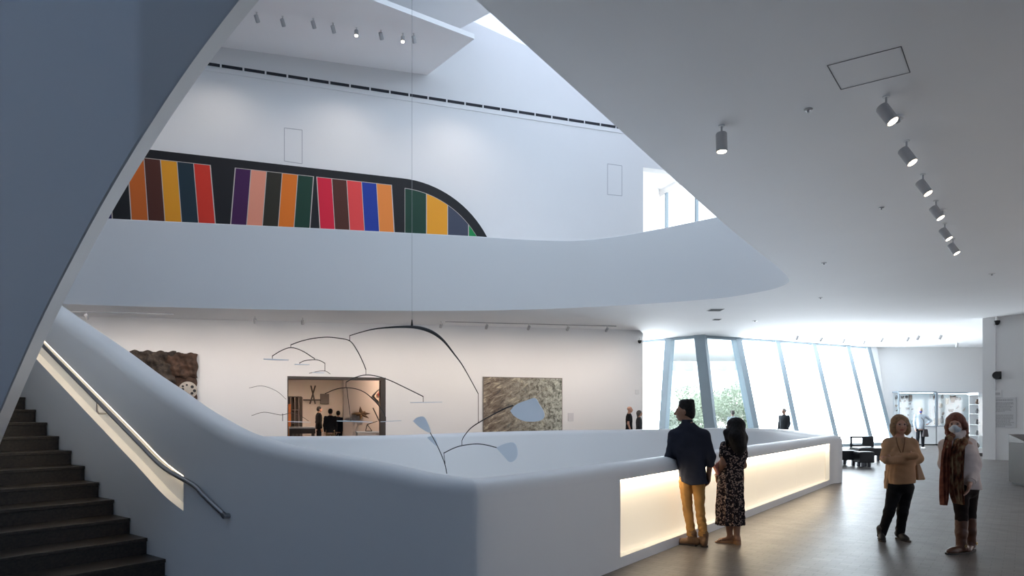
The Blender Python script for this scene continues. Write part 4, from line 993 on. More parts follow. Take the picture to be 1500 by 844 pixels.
# ------------------------------------------------------------------ people: bodies and clothes grown from blended volumes
class Vol:
    """a blended volume on a grid, turned into one smooth mesh"""
    def __init__(s): s.p = []
    def cone(s, a, ra, b, rb, k=0.03, flat=None): s.p.append(('c', Vector(a), ra, Vector(b), rb, k)); return s
    def path(s, pts, rs, k=0.03):
        for i in range(len(pts) - 1): s.cone(pts[i], rs[i], pts[i+1], rs[i+1], k)
        return s
    def ell(s, c, r, rot=None, k=0.02, sub=False): s.p.append(('e', Vector(c), r, rot, k, sub)); return s
    def loft(s, rows, yaw, k=0.03, p=2.3): s.p.append(('l', rows, yaw, k, p)); return s
    def cut(s, pt, n, box=None): s.p.append(('x', Vector(pt), Vector(n).normalized(), box)); return s   # removes the side n points to
    def wrinkle(s, amp, f, fn=None): s.p.append(('w', amp, f, fn)); return s
    def bounds(s):
        lo = np.full(3, 9e9); hi = -lo
        for q in s.p:
            if q[0] == 'c':
                for v, r in ((q[1], q[2]), (q[3], q[4])): lo = np.minimum(lo, np.array(v) - r); hi = np.maximum(hi, np.array(v) + r)
            elif q[0] == 'e' and not q[5]: m = max(q[2]); lo = np.minimum(lo, np.array(q[1]) - m); hi = np.maximum(hi, np.array(q[1]) + m)
            elif q[0] == 'l':
                for z, cx, cy, a, b in q[1]: m = max(a, b); lo = np.minimum(lo, (cx - m, cy - m, z - .02)); hi = np.maximum(hi, (cx + m, cy + m, z + .02))
        return lo, hi
    def mesh(s, h):
        lo, hi = s.bounds(); lo = lo - 4*h - .02; hi = hi + 4*h + .02
        n = np.ceil((hi - lo) / h).astype(int) + 1
        ax = [lo[i] + h * np.arange(n[i]) for i in range(3)]; Fd = np.full(n, 0.5, np.float32)
        def sub(l, u):
            i0 = np.clip(np.floor((np.array(l) - lo) / h).astype(int), 0, n - 1); i1 = np.clip(np.ceil((np.array(u) - lo) / h).astype(int) + 1, 1, n)
            return tuple(slice(a, b) for a, b in zip(i0, i1))
        def grid(sl): return np.meshgrid(*[ax[i][sl[i]].astype(np.float32) for i in range(3)], indexing='ij', sparse=True)
        def smin(a, b, k):
            hh = np.maximum(k - np.abs(a - b), 0) / k; return np.minimum(a, b) - hh * hh * k * .25
        for q in s.p:
            if q[0] == 'c':
                _, a, ra, b, rb, k = q; m = max(ra, rb) + k + 3*h; l = np.minimum(a, b) - m; u = np.maximum(a, b) + m; sl = sub(l, u); X, Y, Z = grid(sl)
                v = np.array(b - a); vv = max(1e-9, float(v @ v)); t = np.clip(((X - a.x)*v[0] + (Y - a.y)*v[1] + (Z - a.z)*v[2]) / vv, 0, 1)
                d = np.sqrt((X - a.x - t*v[0])**2 + (Y - a.y - t*v[1])**2 + (Z - a.z - t*v[2])**2) - (ra + (rb - ra)*t)
                Fd[sl] = smin(Fd[sl], d, k)
            elif q[0] == 'e':
                _, c, r, rot, k, neg = q; m = max(r) + k + 3*h; sl = sub(np.array(c) - m, np.array(c) + m); X, Y, Z = grid(sl); X, Y, Z = X - c.x, Y - c.y, Z - c.z
                if rot is not None:
                    e = [rot @ Vector(v) for v in ((1,0,0),(0,1,0),(0,0,1))]; X, Y, Z = [X*w.x + Y*w.y + Z*w.z for w in e]
                k0 = np.sqrt((X/r[0])**2 + (Y/r[1])**2 + (Z/r[2])**2); k1 = np.sqrt((X/r[0]**2)**2 + (Y/r[1]**2)**2 + (Z/r[2]**2)**2) + 1e-6
                d = k0 * (k0 - 1) / k1
                if neg: Fd[sl] = -smin(-Fd[sl], d, k)
                else: Fd[sl] = smin(Fd[sl], d, k)
            elif q[0] == 'l':
                _, rows, yaw, k, pw = q; rows = sorted(rows); zz = [r[0] for r in rows]; mm = max(max(r[3], r[4]) for r in rows) + k + 3*h
                l = (min(r[1] for r in rows) - mm, min(r[2] for r in rows) - mm, zz[0] - k - 3*h); u = (max(r[1] for r in rows) + mm, max(r[2] for r in rows) + mm, zz[-1] + k + 3*h)
                sl = sub(l, u); X, Y, Z = grid(sl); z1 = ax[2][sl[2]]
                cx, cy, A, B = [np.interp(z1, zz, [r[i] for r in rows]).astype(np.float32)[None, None, :] for i in (1, 2, 3, 4)]
                c, s_ = math.cos(yaw), math.sin(yaw); x, y = X - cx, Y - cy; xr, yr = x*c + y*s_, -x*s_ + y*c
                e = (np.abs(xr/A)**pw + np.abs(yr/B)**pw)**(1/pw); d = (e - 1) * np.minimum(A, B)
                d = np.maximum(d, np.maximum(zz[0] - Z, Z - zz[-1])); Fd[sl] = smin(Fd[sl], d, k)
            elif q[0] == 'x':
                _, p, nv, box = q; sl = sub(*box) if box else (slice(None),)*3; X, Y, Z = grid(sl)
                Fd[sl] = np.maximum(Fd[sl], (X - p.x)*nv.x + (Y - p.y)*nv.y + (Z - p.z)*nv.z)
            elif q[0] == 'w':
                X, Y, Z = grid((slice(None),)*3); f = q[2]
                if q[3] == 'hair':
                    w = np.sin(f*(X + .35*Y) + 2.2*np.sin(9*Z + 3*X)) * .6 + np.sin(f*.9*(Y - .3*X) + 1.8*np.sin(8*Z) + 1) * .5
                    Fd += (q[1] * w).astype(np.float32); continue
                w = np.sin(f*(X*.8 + Z*.9 + .4*np.sin(9*Y + 4*Z))) * .5 + np.sin(f*(Y*.9 - Z*.7) + 2 + 1.3*np.sin(6*X + 5*Z)) * .35 + np.sin(f*1.9*(Z + .3*X - .4*Y) + 1) * .25
                if q[3]: w = w * q[3](X, Y, Z)
                Fd += (q[1] * w).astype(np.float32)
        Fd[0] = Fd[-1] = .5; Fd[:, 0] = Fd[:, -1] = .5; Fd[:, :, 0] = Fd[:, :, -1] = .5
        return nets(Fd, lo, h)
def nets(f, lo, h):
    S = f < 0; c = [S[i:S.shape[0]-1+i, j:S.shape[1]-1+j, k:S.shape[2]-1+k] for i in (0,1) for j in (0,1) for k in (0,1)]
    cnt = sum(x.astype(np.int8) for x in c); mask = (cnt > 0) & (cnt < 8); idx = np.full(mask.shape, -1, np.int64); I = np.argwhere(mask); idx[mask] = np.arange(len(I))
    acc = np.zeros((len(I), 3)); num = np.zeros(len(I)); offs = [(i,j,k) for i in (0,1) for j in (0,1) for k in (0,1)]
    for a in offs:
        for d in range(3):
            if a[d]: continue
            b = list(a); b[d] = 1; fa = f[I[:,0]+a[0], I[:,1]+a[1], I[:,2]+a[2]]; fb = f[I[:,0]+b[0], I[:,1]+b[1], I[:,2]+b[2]]
            m = (fa < 0) != (fb < 0); t = np.where(m, fa / np.where(m, fa - fb, 1), 0); p = np.tile(np.array(a, float), (len(I), 1)); p[:, d] += t
            acc[m] += p[m]; num[m] += 1
    V = lo + h * (I + acc / num[:, None]); Q = []
    for d in range(3):
        e = np.argwhere(np.diff(S.astype(np.int8), axis=d) != 0); o = [i for i in range(3) if i != d]
        ok = (e[:, o[0]] > 0) & (e[:, o[1]] > 0) & (e[:, o[0]] < mask.shape[o[0]]) & (e[:, o[1]] < mask.shape[o[1]]) ; e = e[ok]
        def g(da, db):
            q = e.copy(); q[:, o[0]] -= da; q[:, o[1]] -= db; return idx[q[:,0], q[:,1], q[:,2]]
        qd = np.stack([g(1,1), g(0,1), g(0,0), g(1,0)], 1); flip = S[e[:,0], e[:,1], e[:,2]]
        if d == 1: flip = ~flip
        qd[~flip] = qd[~flip][:, ::-1]; Q.append(qd)
    return V, np.concatenate(Q)
def vol_obj(v, h, name, m, parent, relax=2, paint=None):
    V, Q = v.mesh(h)
    for _ in range(relax):          # light smoothing of the grid steps
        s = np.zeros_like(V); n = np.zeros(len(V))
        for a, b in ((0,1),(1,2),(2,3),(3,0)):
            np.add.at(s, Q[:, a], V[Q[:, b]]); np.add.at(s, Q[:, b], V[Q[:, a]]); np.add.at(n, Q[:, a], 1); np.add.at(n, Q[:, b], 1)
        V = V * .5 + .5 * s / np.maximum(n, 1)[:, None]
    me = bpy.data.meshes.new(name); me.vertices.add(len(V)); me.vertices.foreach_set('co', V.astype(np.float32).ravel())
    me.loops.add(len(Q) * 4); me.loops.foreach_set('vertex_index', Q.astype(np.int32).ravel()); me.polygons.add(len(Q))
    me.polygons.foreach_set('loop_start', np.arange(0, len(Q)*4, 4, dtype=np.int32)); me.polygons.foreach_set('use_smooth', np.ones(len(Q), bool))
    ms = m if isinstance(m, (list, tuple)) else [m]
    for x in ms: me.materials.append(x)
    if paint is not None: me.polygons.foreach_set('material_index', paint(V[Q].mean(1)).astype(np.int32))
    me.update(); me.validate(); o = bpy.data.objects.new(name, me); COL.objects.link(o); o.parent = parent; return o

def frame(f, up=(0, 0, 1)):
    f = Vector(f).normalized(); r = f.cross(Vector(up)).normalized(); u = r.cross(f).normalized(); return r, f, u
def add_head(v, c, f, s=1.0, up=(0, 0, 1), neck=None, ears=True):
    r, f, u = frame(f, up); rot = Matrix((r, f, u)).transposed(); P = lambda x, y, z: Vector(c) + (r*x + f*y + u*z)*s; E = lambda *q: [i*s for i in q]
    if neck: v.cone(P(0, -.022, -.06), .052*s, neck, .060*s, .03)
    v.ell(P(0, -.014, .032), E(.076, .094, .086), rot, .02); v.ell(P(0, .034, -.028), E(.060, .062, .084), rot, .02)
    v.ell(P(0, .055, -.090), E(.033, .030, .024), rot, .02)
    for x in (-1, 1):
        v.ell(P(.040*x, .030, -.066), E(.022, .036, .026), rot, .025); v.ell(P(.036*x, .070, -.032), E(.022, .020, .022), rot, .02)
        v.ell(P(.032*x, .104, .004), E(.018, .016, .010), rot, .008, True); v.ell(P(.031*x, .082, .004), E(.013, .011, .011), rot, .003)
        if ears: v.ell(P(.077*x, -.006, -.012), E(.010, .020, .032), rot, .008)
    v.ell(P(0, .086, .024), E(.050, .012, .010), rot, .012)
    v.cone(P(0, .094, .008), .008*s, P(0, .116, -.030), .013*s, .010); v.ell(P(0, .100, -.036), E(.019, .012, .009), rot, .008)
    v.ell(P(0, .093, -.063), E(.023, .010, .006), rot, .006); v.ell(P(0, .091, -.073), E(.020, .010, .006), rot, .006)
    return P, rot
def add_hand(v, w, d, palm, side, s=1.0, curl=(18, 28, 22)):
    d = Vector(d).normalized(); side = Vector(side); side = (side - d * side.dot(d)).normalized(); nrm = d.cross(side); 
    if nrm.dot(Vector(palm)) < 0: nrm = -nrm
    w = Vector(w)
    for q, off in enumerate((-.027, -.009, .009, .027)):
        kn = w + d * (.088 - .004*abs(q - 2))*s + side * off*s; v.cone(w + d*.012*s + side*off*.6*s, .016*s, kn, .0115*s, .016)
        L = (.024, .029, .032, .028)[q]*s*1.15; dr = d.copy(); p = kn
        for a, ln, r0, r1 in ((curl[0], L*1.25, .0098, .0090), (curl[1], L*.85, .0090, .0082), (curl[2], L*.7, .0082, .0070)):
            dr = (Matrix.Rotation(R(a), 3, dr.cross(nrm).normalized()) @ dr).normalized(); e = p + dr*ln; v.cone(p, r0*s, e, r1*s, .004); p = e
    t0 = w + d*.028*s + side*.026*s; t1 = t0 + (d*.62 + side*.66 + nrm*.30).normalized()*.038*s; t2 = t1 + (d*.9 + side*.25 + nrm*.35).normalized()*.03*s
    v.cone(t0, .014*s, t1, .0115*s, .012).cone(t1, .0112*s, t2, .0085*s, .005)
def shoe(v, ankle, toe, heel_h=0.0, w=.046, L=.26, hgt=.075, shaft=None):
    """ankle: joint above the floor; toe: direction in plan"""
    a = Vector(ankle); t = Vector(toe).normalized(); s = Vector((-t.y, t.x, 0)); rot = Matrix((s, t, Vector((0, 0, 1)))).transposed()
    hl = Vector((a.x, a.y, 0)) - t*.05
    v.ell(hl + t*.005 + Vector((0, 0, .045 + heel_h)), (w*.82, .058, .050), rot, .02)
    v.ell(hl + t*(L*.46) + Vector((0, 0, .036 + heel_h*.5)), (w*.92, L*.34, .040), rot, .03)
    v.ell(hl + t*(L*.70) + Vector((0, 0, .030)), (w, L*.24, .033), rot, .03)
    v.cone(a + Vector((0, 0, .03)), .046, hl + t*.05 + Vector((0, 0, .06 + heel_h)), .044, .03)
    if shaft: v.cone(a, .048, a + Vector((0, 0, shaft)), .056, .02)
    v.cut((0, 0, 0.004), (0, 0, -1)); return v
def sole(parent, ankle, toe, m, w=.047, L=.265, th=.022, heel=0.0, name='sole'):
    a = Vector(ankle); t = Vector(toe).normalized(); s = Vector((-t.y, t.x, 0)); o = Vector((a.x, a.y, 0)) - t*.055; mb = MB()
    pr = [(-.9, .05), (-.75, -.0), (0, -.012), (.75, 0), (.9, .05), (.78, .35), (1.0, .68), (.85, .88), (.4, .99), (-.1, 1.0), (-.7, .90), (-1.0, .68), (-.8, .35)]
    ring = [o + s*x*w + t*y*L for x, y in pr]; mb.prism([q + Vector((0, 0, .001)) for q in ring], [q + Vector((0, 0, th)) for q in ring]); return mb.build(name, m, parent, smooth=40)

def skin(name, c): return mat(name, c, .5, spec=.4, var=.04, scale=14)
M['skin_a'] = skin('skin_tan', (.30, .155, .095)); M['skin_b'] = skin('skin_brown', (.27, .135, .08)); M['skin_c'] = skin('skin_fair', (.47, .26, .185)); M['skin_d'] = skin('skin_pale', (.50, .30, .23))
M['lips'] = mat('lips', (.34, .10, .085), .45); M['eye'] = mat('eye_dark', (.05, .04, .04), .2)
def cloth(name, c, rough=.85, var=.10, sc=6, bump=.25, bs=180): return mat(name, c, rough, spec=.15, var=var, scale=sc, bump=bump, bscale=bs)
def face_paint(P, s=1.0, f=None):
    """lips and eyes have their own colour"""
    lip = np.array(P(0, .098, -.067)); ey = [np.array(P(.031*x, .090, .004)) for x in (-1, 1)]
    def paint(C):
        k = np.zeros(len(C)); d = C - lip; k[(np.abs(d[:, 2]) < .010*s) & (np.linalg.norm(d, axis=1) < .024*s)] = 1
        for e in ey: k[np.linalg.norm((C - e) * np.array([1, 1, 1.5]), axis=1) < .011*s] = 2
        return k
    return paint
class Fig:
    def __init__(s, px, D, label, name='person'):
        s.o = Vector(((px - 750) / F * D, D, 0)); s.D = D; s.e = empty(name, s.o); tag(s.e, label, 'person')
    def J(s, px, py, dy=0.0): return at(px, py, s.D + dy) - s.o

# ---- man in the dark shirt, seen from behind at the rail
g = Fig(1019, 8.27, 'man from behind in dark navy shirt and mustard trousers standing at the white parapet')
J = g.J; fw = Vector((-.62, .78, 0)).normalized()
hc = J(1003, 602.5, .03); nb = J(1007, 622, .0); hf = Vector((-.93, .36, -.03))
sh = [J(987, 637.5, .04), J(1032, 637.5, -.05)]; el = [J(981, 668, .10), J(1041.5, 669, -.08)]; wr = [J(992, 684, .30), J(1038.5, 694, -.03)]
hp = [J(1004.0, 706, .03), J(1023.0, 706, -.03)]; kn = [J(1007.3, 746, .06), J(1025.2, 746, .0)]; an = [J(1014, 788, .02), J(1031, 788, -.04)]
v = Vol(); P, rot = add_head(v, hc, hf, 1.03, neck=nb)
yaw = R(-10)
cz = lambda py: g.J(1010, py).z
v.loft([(cz(704), .0, 0, .11, .08), (cz(690), -.04, 0, .145, .095), (cz(660), -.07, 0, .17, .10), (cz(640), -.08, 0, .17, .10), (cz(627), -.09, 0, .10, .07), (cz(619), -.095, 0, .06, .055)], yaw)
for i in (0, 1):
    v.path([sh[i], el[i], wr[i]], [.05, .040, .028]); v.path([hp[i], kn[i], an[i]], [.068, .048, .036])
    shf = an[i]; v.cone(shf, .035, shf + Vector((-.03, .10, -.04)), .03)
add_hand(v, wr[1], J(1037.5, 714, -.01) - wr[1], (-1, 0.1, 0), (-.2, 1, 0), 1.05, (22, 30, 25)); add_hand(v, wr[0], (.35, .8, -.05), (0, 0, -1), (-.8, .4, 0), 1.0)
body = vol_obj(v, .0058, 'body', [M['skin_a'], M['lips'], M['eye']], g.e, paint=face_paint(P))
M['navy'] = cloth('navy_cotton', (.026, .029, .044), bs=240); M['mustard'] = cloth('mustard_cotton', (.36, .19, .06), bs=200)
v = Vol()
v.loft([(cz(711), -.005, -.01, .155, .125), (cz(700), -.035, 0, .158, .130), (cz(682), -.05, 0, .162, .125), (cz(660), -.065, 0, .185, .13), (cz(645), -.075, 0, .19, .12), (cz(635), -.085, 0, .165, .10), (cz(627), -.09, 0, .11, .08), (cz(620), -.095, 0, .072, .068)], yaw, .04, 2.5)
for i in (0, 1): v.cone(nb + Vector((0, 0, -.045)), .055, sh[i], .052, .06); v.path([sh[i], el[i]], [.058, .056], .06)
v.cone(el[1], .055, el[1].lerp(wr[1], .45), .047, .02); v.cone(el[0], .057, el[0].lerp(wr[0], .8), .046, .02)
v.wrinkle(.0042, 34)
tailz = J(1012, 707).z
v.cut(J(1012, 709.5), (.10, 0, -1)); v.cut(J(1000, 706.5), (-.42, 0, -1))
vol_obj(v, .0065, 'shirt', M['navy'], g.e)
v = Vol(); q = J(1006.5, 618, 0); rr = [Vector((math.cos(a)*.066, math.sin(a)*.062 , .012*math.sin(a))) + q for a in [2*math.pi*k/20 for k in range(21)]]
mb = MB(); 
for z0, dz, r0, r1 in ((0, .035, 1.08, .98),):
    n = 20; vs = [q + Vector((math.cos(a)*.068*r0, math.sin(a)*.064*r0, -.018)) for a in [2*math.pi*k/n for k in range(n)]] + [q + Vector((math.cos(a)*.064*r1, math.sin(a)*.060*r1, .026)) for a in [2*math.pi*k/n for k in range(n)]] + [q + Vector((math.cos(a)*.060, math.sin(a)*.056, -.018)) for a in [2*math.pi*k/n for k in range(n)]]
    mb.add(vs, [(i, (i+1)%n, n+(i+1)%n, n+i) for i in range(n)] + [(n+i, n+(i+1)%n, 2*n+(i+1)%n, 2*n+i) for i in range(n)])
mb.build('collar', M['navy'], g.e, smooth=60)
mb = MB(); mb.tube([el[1].lerp(wr[1], .38), el[1].lerp(wr[1], .52)], [.053, .050], 16); mb.build('rolled_cuff', M['navy'], g.e, smooth=50)
v = Vol(); v.ell(J(1013, 698, 0), (.146, .112, .10), None, .03)
for i in (0, 1): v.path([hp[i], kn[i], an[i].lerp(kn[i], .12)], [.078, .057, .052], .012)
v.wrinkle(.0055, 50); v.cut(J(1012, 785.5), (0, 0, -1)); v.cut(J(1012, 698), (0, 0, 1)); vol_obj(v, .0065, 'trousers', M['mustard'], g.e)
for i in (0, 1):
    a = an[i].lerp(kn[i], .14); mb = MB(); mb.tube([a + Vector((0, 0, -.022)), a + Vector((0, 0, .022))], [.060, .059], 18); mb.build('trouser_cuff', M['mustard'], g.e, smooth=50)
M['boot_a'] = mat('brown_suede', (.13, .068, .032), .75, var=.2, scale=20); M['sole_d'] = mat('dark_sole', (.03, .022, .018), .7)
for i, td in ((0, Vector((-.75, .55, 0))), (1, Vector((.12, .95, 0)))):
    a = Vector((an[i].x, an[i].y, .10)); v = Vol(); shoe(v, a, td, .012, .048, .27, shaft=.05); vol_obj(v, .006, 'boot', M['boot_a'], g.e); sole(g.e, a, td, M['sole_d'], .05, .285, .02)
M['hair_black'] = mat('black_hair', (.010, .008, .008), .6, spec=.22, var=.5, scale=40, bump=.3, bscale=140)
v = Vol(); s = 1.03; E = lambda *q: [i*s for i in q]
v.ell(P(0, -.026, .058), E(.088, .096, .082), rot, .03); v.ell(P(0, -.044, -.004), E(.083, .080, .074), rot, .02); v.ell(P(0, -.066, -.05), E(.055, .050, .05), rot, .02)
for k in range(26):
    a = k * 2.4; v.ell(P(.055*math.cos(a)*(.4+.6*((k*7)%5)/5), -.02 + .075*math.sin(a)*(.4+.6*((k*3)%7)/7), .108 + .010*math.sin(k*1.7)), E(.024, .024, .020), None, .02)
v.ell(P(0, .085, -.005), E(.07, .045, .075), rot, .012, True)
for x in (-1, 1): v.ell(P(.090*x, .012, -.03), E(.022, .034, .045), rot, .006, True)
v.wrinkle(.0011, 190, 'hair'); vol_obj(v, .005, 'hair', M['hair_black'], g.e, 1)

# ---- woman in the floral dress
g = Fig(1071, 8.42, 'woman from behind with long black hair and dark floral dress at the parapet'); J = g.J
hc = J(1075, 627, .02); hf = Vector((-.75, .65, -.08)); nb = J(1075, 646, .0)
sh = [J(1062, 653.5, .05), J(1087, 655.5, -.03)]; el = [J(1058.5, 680, -.02), J(1089, 682, .02)]; wr = [J(1050, 696, .06), J(1078, 688, .20)]
an = [J(1069.5, 787, .02), J(1079.5, 787, -.05)]; kn = [J(1066, 752, .05), J(1079, 752, .0)]; hp = [J(1063, 715, .03), J(1077, 715, -.02)]
cz = lambda py: g.J(1070, py).z
v = Vol(); P, rot = add_head(v, hc, hf, .94, neck=nb); yaw = R(-14)
v.loft([(cz(722), -.005, 0, .145, .11), (cz(700), .015, 0, .14, .10), (cz(683), .03, 0, .11, .08), (cz(665), .03, 0, .13, .09), (cz(653), .03, 0, .13, .08), (cz(646), .03, 0, .06, .055)], yaw)
for i in (0, 1): v.path([sh[i], el[i], wr[i]], [.043, .036, .025]); v.path([hp[i], kn[i], kn[i].lerp(an[i], .3), an[i]], [.08, .052, .050, .032])
add_hand(v, wr[0], J(1049.5, 712, .08) - wr[0], (.6, .6, 0), (.3, 1, 0), .92, (25, 35, 25)); add_hand(v, wr[1], (-.9, .2, .1), (0, -1, 0), (0, 0, 1), .9)
toes = [Vector((-.85, .25, 0)), Vector((-.1, .95, 0))]
for i in (0, 1):
    t = toes[i].normalized(); b = Vector((an[i].x, an[i].y, 0)); v.cone(an[i], .033, b - t*.03 + Vector((0, 0, .065)), .031, .02); v.cone(b - t*.03 + Vector((0, 0, .065)), .030, b + t*.12 + Vector((0, 0, .032)), .024, .02)
    sd = Vector((-t.y, t.x, 0))
    for q, off in enumerate((-.026, -.013, 0, .012, .025)): v.cone(b + t*.11 + sd*off*.8 + Vector((0, 0, .03)), .014, b + t*(.155 - .008*abs(q-3)) + sd*off + Vector((0, 0, .024)), .008, .008)
vol_obj(v, .0056, 'body', [M['skin_b'], M['lips'], M['eye']], g.e, paint=face_paint(P, .94))
def floral():
    m, nt, b = new_mat('dark_floral_cotton'); tc = nt.nodes.new('ShaderNodeTexCoord')
    nz = nt.nodes.new('ShaderNodeTexNoise'); nz.inputs['Scale'].default_value = 30; nt.links.new(tc.outputs['Object'], nz.inputs['Vector'])
    mx = nt.nodes.new('ShaderNodeMix'); mx.data_type = 'VECTOR'; mx.inputs['Factor'].default_value = .05; nt.links.new(tc.outputs['Object'], mx.inputs['A']); nt.links.new(nz.outputs['Color'], mx.inputs['B'])
    vo = nt.nodes.new('ShaderNodeTexVoronoi'); vo.inputs['Scale'].default_value = 38; vo.inputs['Randomness'].default_value = 1; nt.links.new(mx.outputs['Result'], vo.inputs['Vector'])
    r = nt.nodes.new('ShaderNodeValToRGB'); r.color_ramp.interpolation = 'CONSTANT'; e = r.color_ramp.elements
    e[0].color = (.42, .30, .24, 1); e[1].position = .43; e[1].color = (.016, .012, .015, 1); x = e.new(.13); x.color = (.13, .06, .045, 1); x = e.new(.24); x.color = (.40, .32, .28, 1); x = e.new(.36); x.color = (.10, .06, .05, 1)
    nt.links.new(vo.outputs['Distance'], r.inputs['Fac']); nt.links.new(r.outputs['Color'], b.inputs['Base Color']); b.inputs['Roughness'].default_value = .85; b.inputs['Specular IOR Level'].default_value = .15; return m
M['floral'] = floral()
v = Vol(); v.loft([(cz(770), -.015, .0, .170, .145), (cz(740), -.015, 0, .163, .135), (cz(712), -.01, 0, .157, .125), (cz(697), .005, 0, .145, .115), (cz(683), .03, 0, .120, .092), (cz(670), .03, 0, .142, .105), (cz(657), .03, 0, .140, .09), (cz(650), .03, 0, .09, .07)], yaw, .03)
for i in (0, 1): v.path([sh[i], sh[i].lerp(el[i], .48)], [.062, .058], .03)
fold = lambda X, Y, Z: np.clip((cz(690) - Z) * 2.2, .15, 1.2)
v.wrinkle(.0035, 38); v.p.append(('w2',)); v.p.pop()
v.cut(J(1070, 768.5), (.02, 0, -1)); dress = vol_obj(v, .0062, 'dress', M['floral'], g.e)
for vt in dress.data.vertices:      # hanging folds of the skirt
    if vt.co.z < cz(692):
        a = math.atan2(vt.co.y, vt.co.x + .01); k = min(1, (cz(692) - vt.co.z) / .45) * (.010 * math.sin(11*a + 1) + .006 * math.sin(19*a)); vt.co.x += k*math.cos(a); vt.co.y += k*math.sin(a)
v = Vol(); s = .94; E = lambda *q: [i*s for i in q]
v.ell(P(0, -.020, .045), E(.094, .108, .092), rot, .03)
a0, b0 = P(0, -.06, .02), J(1081, 652, -.06)
v.path([a0, J(1078.5, 640, -.07), J(1082, 655, -.075), J(1083, 664, -.07)], [.085, .10, .082, .035], .05); v.path([P(-.06, -.03, -.02), J(1065, 634, -.02), J(1064, 645, -.03)], [.05, .04, .018], .04); v.path([P(.06, -.03, -.02), J(1088, 642, -.03), J(1089.5, 657, -.05)], [.06, .055, .03], .04)
v.ell(P(0, .095, -.02), E(.062, .05, .09), rot, .015, True)
v.wrinkle(.002, 150, 'hair'); hair = vol_obj(v, .006, 'hair', M['hair_black'], g.e, 1)
rnd = random.Random(5); mb = MB()
for k in range(16):
    x0 = 1062 + k * 1.8 + rnd.uniform(-1, 1); y0 = 628 + rnd.uniform(0, 6); dy = -.09 + .05 * abs(k - 8) / 8; e_ = 646 + rnd.uniform(-2, 8) + (8 if 7 < k < 14 else 0)
    p = [J(x0, y0, dy + .02), J(x0 + rnd.uniform(-1.5, 2), (y0 + e_) / 2, dy), J(x0 + rnd.uniform(-2, 3), e_, dy - .005), J(x0 + rnd.uniform(-3, 3.5), e_ + 4, dy)]; mb.tube(catmull(p, 4), [.012] * 8 + [.010, .007, .005, .003, .001], 6)
mb.build('hair_lock', M['hair_black'], hair, smooth=60)
M['sandal'] = mat('tan_leather', (.36, .19, .09), .5)
for i in (0, 1):
    t = toes[i].normalized(); b = Vector((an[i].x, an[i].y, 0)); sd = Vector((-t.y, t.x, 0)); mb = MB(); o = b - t*.055; L = .235; w = .038
    pr = [(-.8, .02), (0, -.02), (.8, .02), (.75, .35), (1.0, .7), (.6, .96), (0, 1.0), (-.6, .94), (-1.0, .7), (-.75, .35)]; hz = lambda y: .04 * max(0, 1 - y*1.5) + .016
    mb.prism([o + sd*x*w + t*y*L + Vector((0, 0, .001)) for x, y in pr], [o + sd*x*w + t*y*L + Vector((0, 0, hz(y))) for x, y in pr]); sn = mb.build('sandal', M['sandal'], g.e)
    for c_, r_ in ((b + t*.10 + Vector((0, 0, .028)), .036), (b - t*.01 + Vector((0, 0, .085)), .037)):
        mb = MB(); mb.tube([c_ + sd*math.cos(q)*r_ + Vector((0, 0, .6*math.sin(q)*r_)) for q in [R(180)*k/10 for k in range(11)]], .006, 6); mb.build('strap', M['sandal'], sn)
mb = MB(); ax_ = (J(1049.5, 712, .08) - wr[0]).normalized(); c_ = wr[0]; r_, f_, u_ = frame(ax_, (0, 1, 0)); mb.tube([c_ + r_*math.cos(q)*.030 + u_*math.sin(q)*.030 for q in [2*math.pi*k/18 for k in range(18)]], .005, 6, closed=True); mb.build('bracelet', mat('pale_bracelet', (.6, .55, .48), .3, metal=.4), g.e, smooth=60)
# her pink clutch, tucked in front of the waist
e = empty('clutch_bag', g.o + J(1058, 690, .07)); Mx = Matrix.Rotation(R(-28), 4, 'Y') @ Matrix.Rotation(R(35), 4, 'Z')
mb = MB(); mb.box((-.105, -.022, -.01), (.105, .022, .125), 0, Mx); mb.build('body', mat('pink_leather', (.52, .22, .17), .5), e, bevel=.012)
mb = MB(); mb.box((-.105, -.027, .055), (.105, -.018, .128), 0, Mx); mb.build('flap', mat('pink_leather_flap', (.48, .20, .155), .5), e, bevel=.004)
tag(e, 'soft pink clutch bag held at the waist of the woman in the floral dress', 'bag')

# ---- blonde woman in the tan sweater, arms crossed
g = Fig(1306, 8.66, 'blonde woman in tan sweater and black trousers facing us with arms crossed'); J = g.J
hc = J(1318, 622, .0); hf = Vector((-.20, -.97, -.02)); nb = J(1318, 643, .03); yaw = R(6)
sh = [J(1301, 650, .02), J(1335.5, 650, .02)]; el = [J(1297.5, 671, -.03), J(1344.5, 672, -.01)]; wr = [J(1334, 668.5, -.185), J(1308, 674.5, -.20)]
hp = [J(1311.5, 714, .0), J(1327, 714, .02)]; kn = [J(1302.5, 750, -.04), J(1322, 751, -.02)]; an = [J(1291, 784, .02), J(1318.5, 783, .03)]
cz = lambda py: g.J(1318, py).z
X0 = J(1319, 680).x
v = Vol(); P, rot = add_head(v, hc, hf, .97, neck=nb)
v.loft([(cz(706), X0, .0, .11, .08), (cz(698), X0, 0, .13, .10), (cz(680), X0, 0, .13, .10), (cz(662), X0, 0, .15, .11), (cz(648), X0, .01, .14, .09), (cz(642), X0, .02, .07, .06)], yaw)
for i in (0, 1): v.path([sh[i], el[i], wr[i]], [.045, .040, .027]); v.path([hp[i], kn[i], an[i]], [.072, .046, .034])
add_hand(v, wr[0], (.75, .65, .05), (-.3, 1, 0), (0, 0, 1), .9, (16, 28, 20)); add_hand(v, wr[1], (-.75, .65, .15), (.3, 1, 0), (0, 0, 1), .9, (14, 24, 20))
vol_obj(v, .0058, 'body', [M['skin_c'], M['lips'], M['eye']], g.e, paint=face_paint(P, .97))
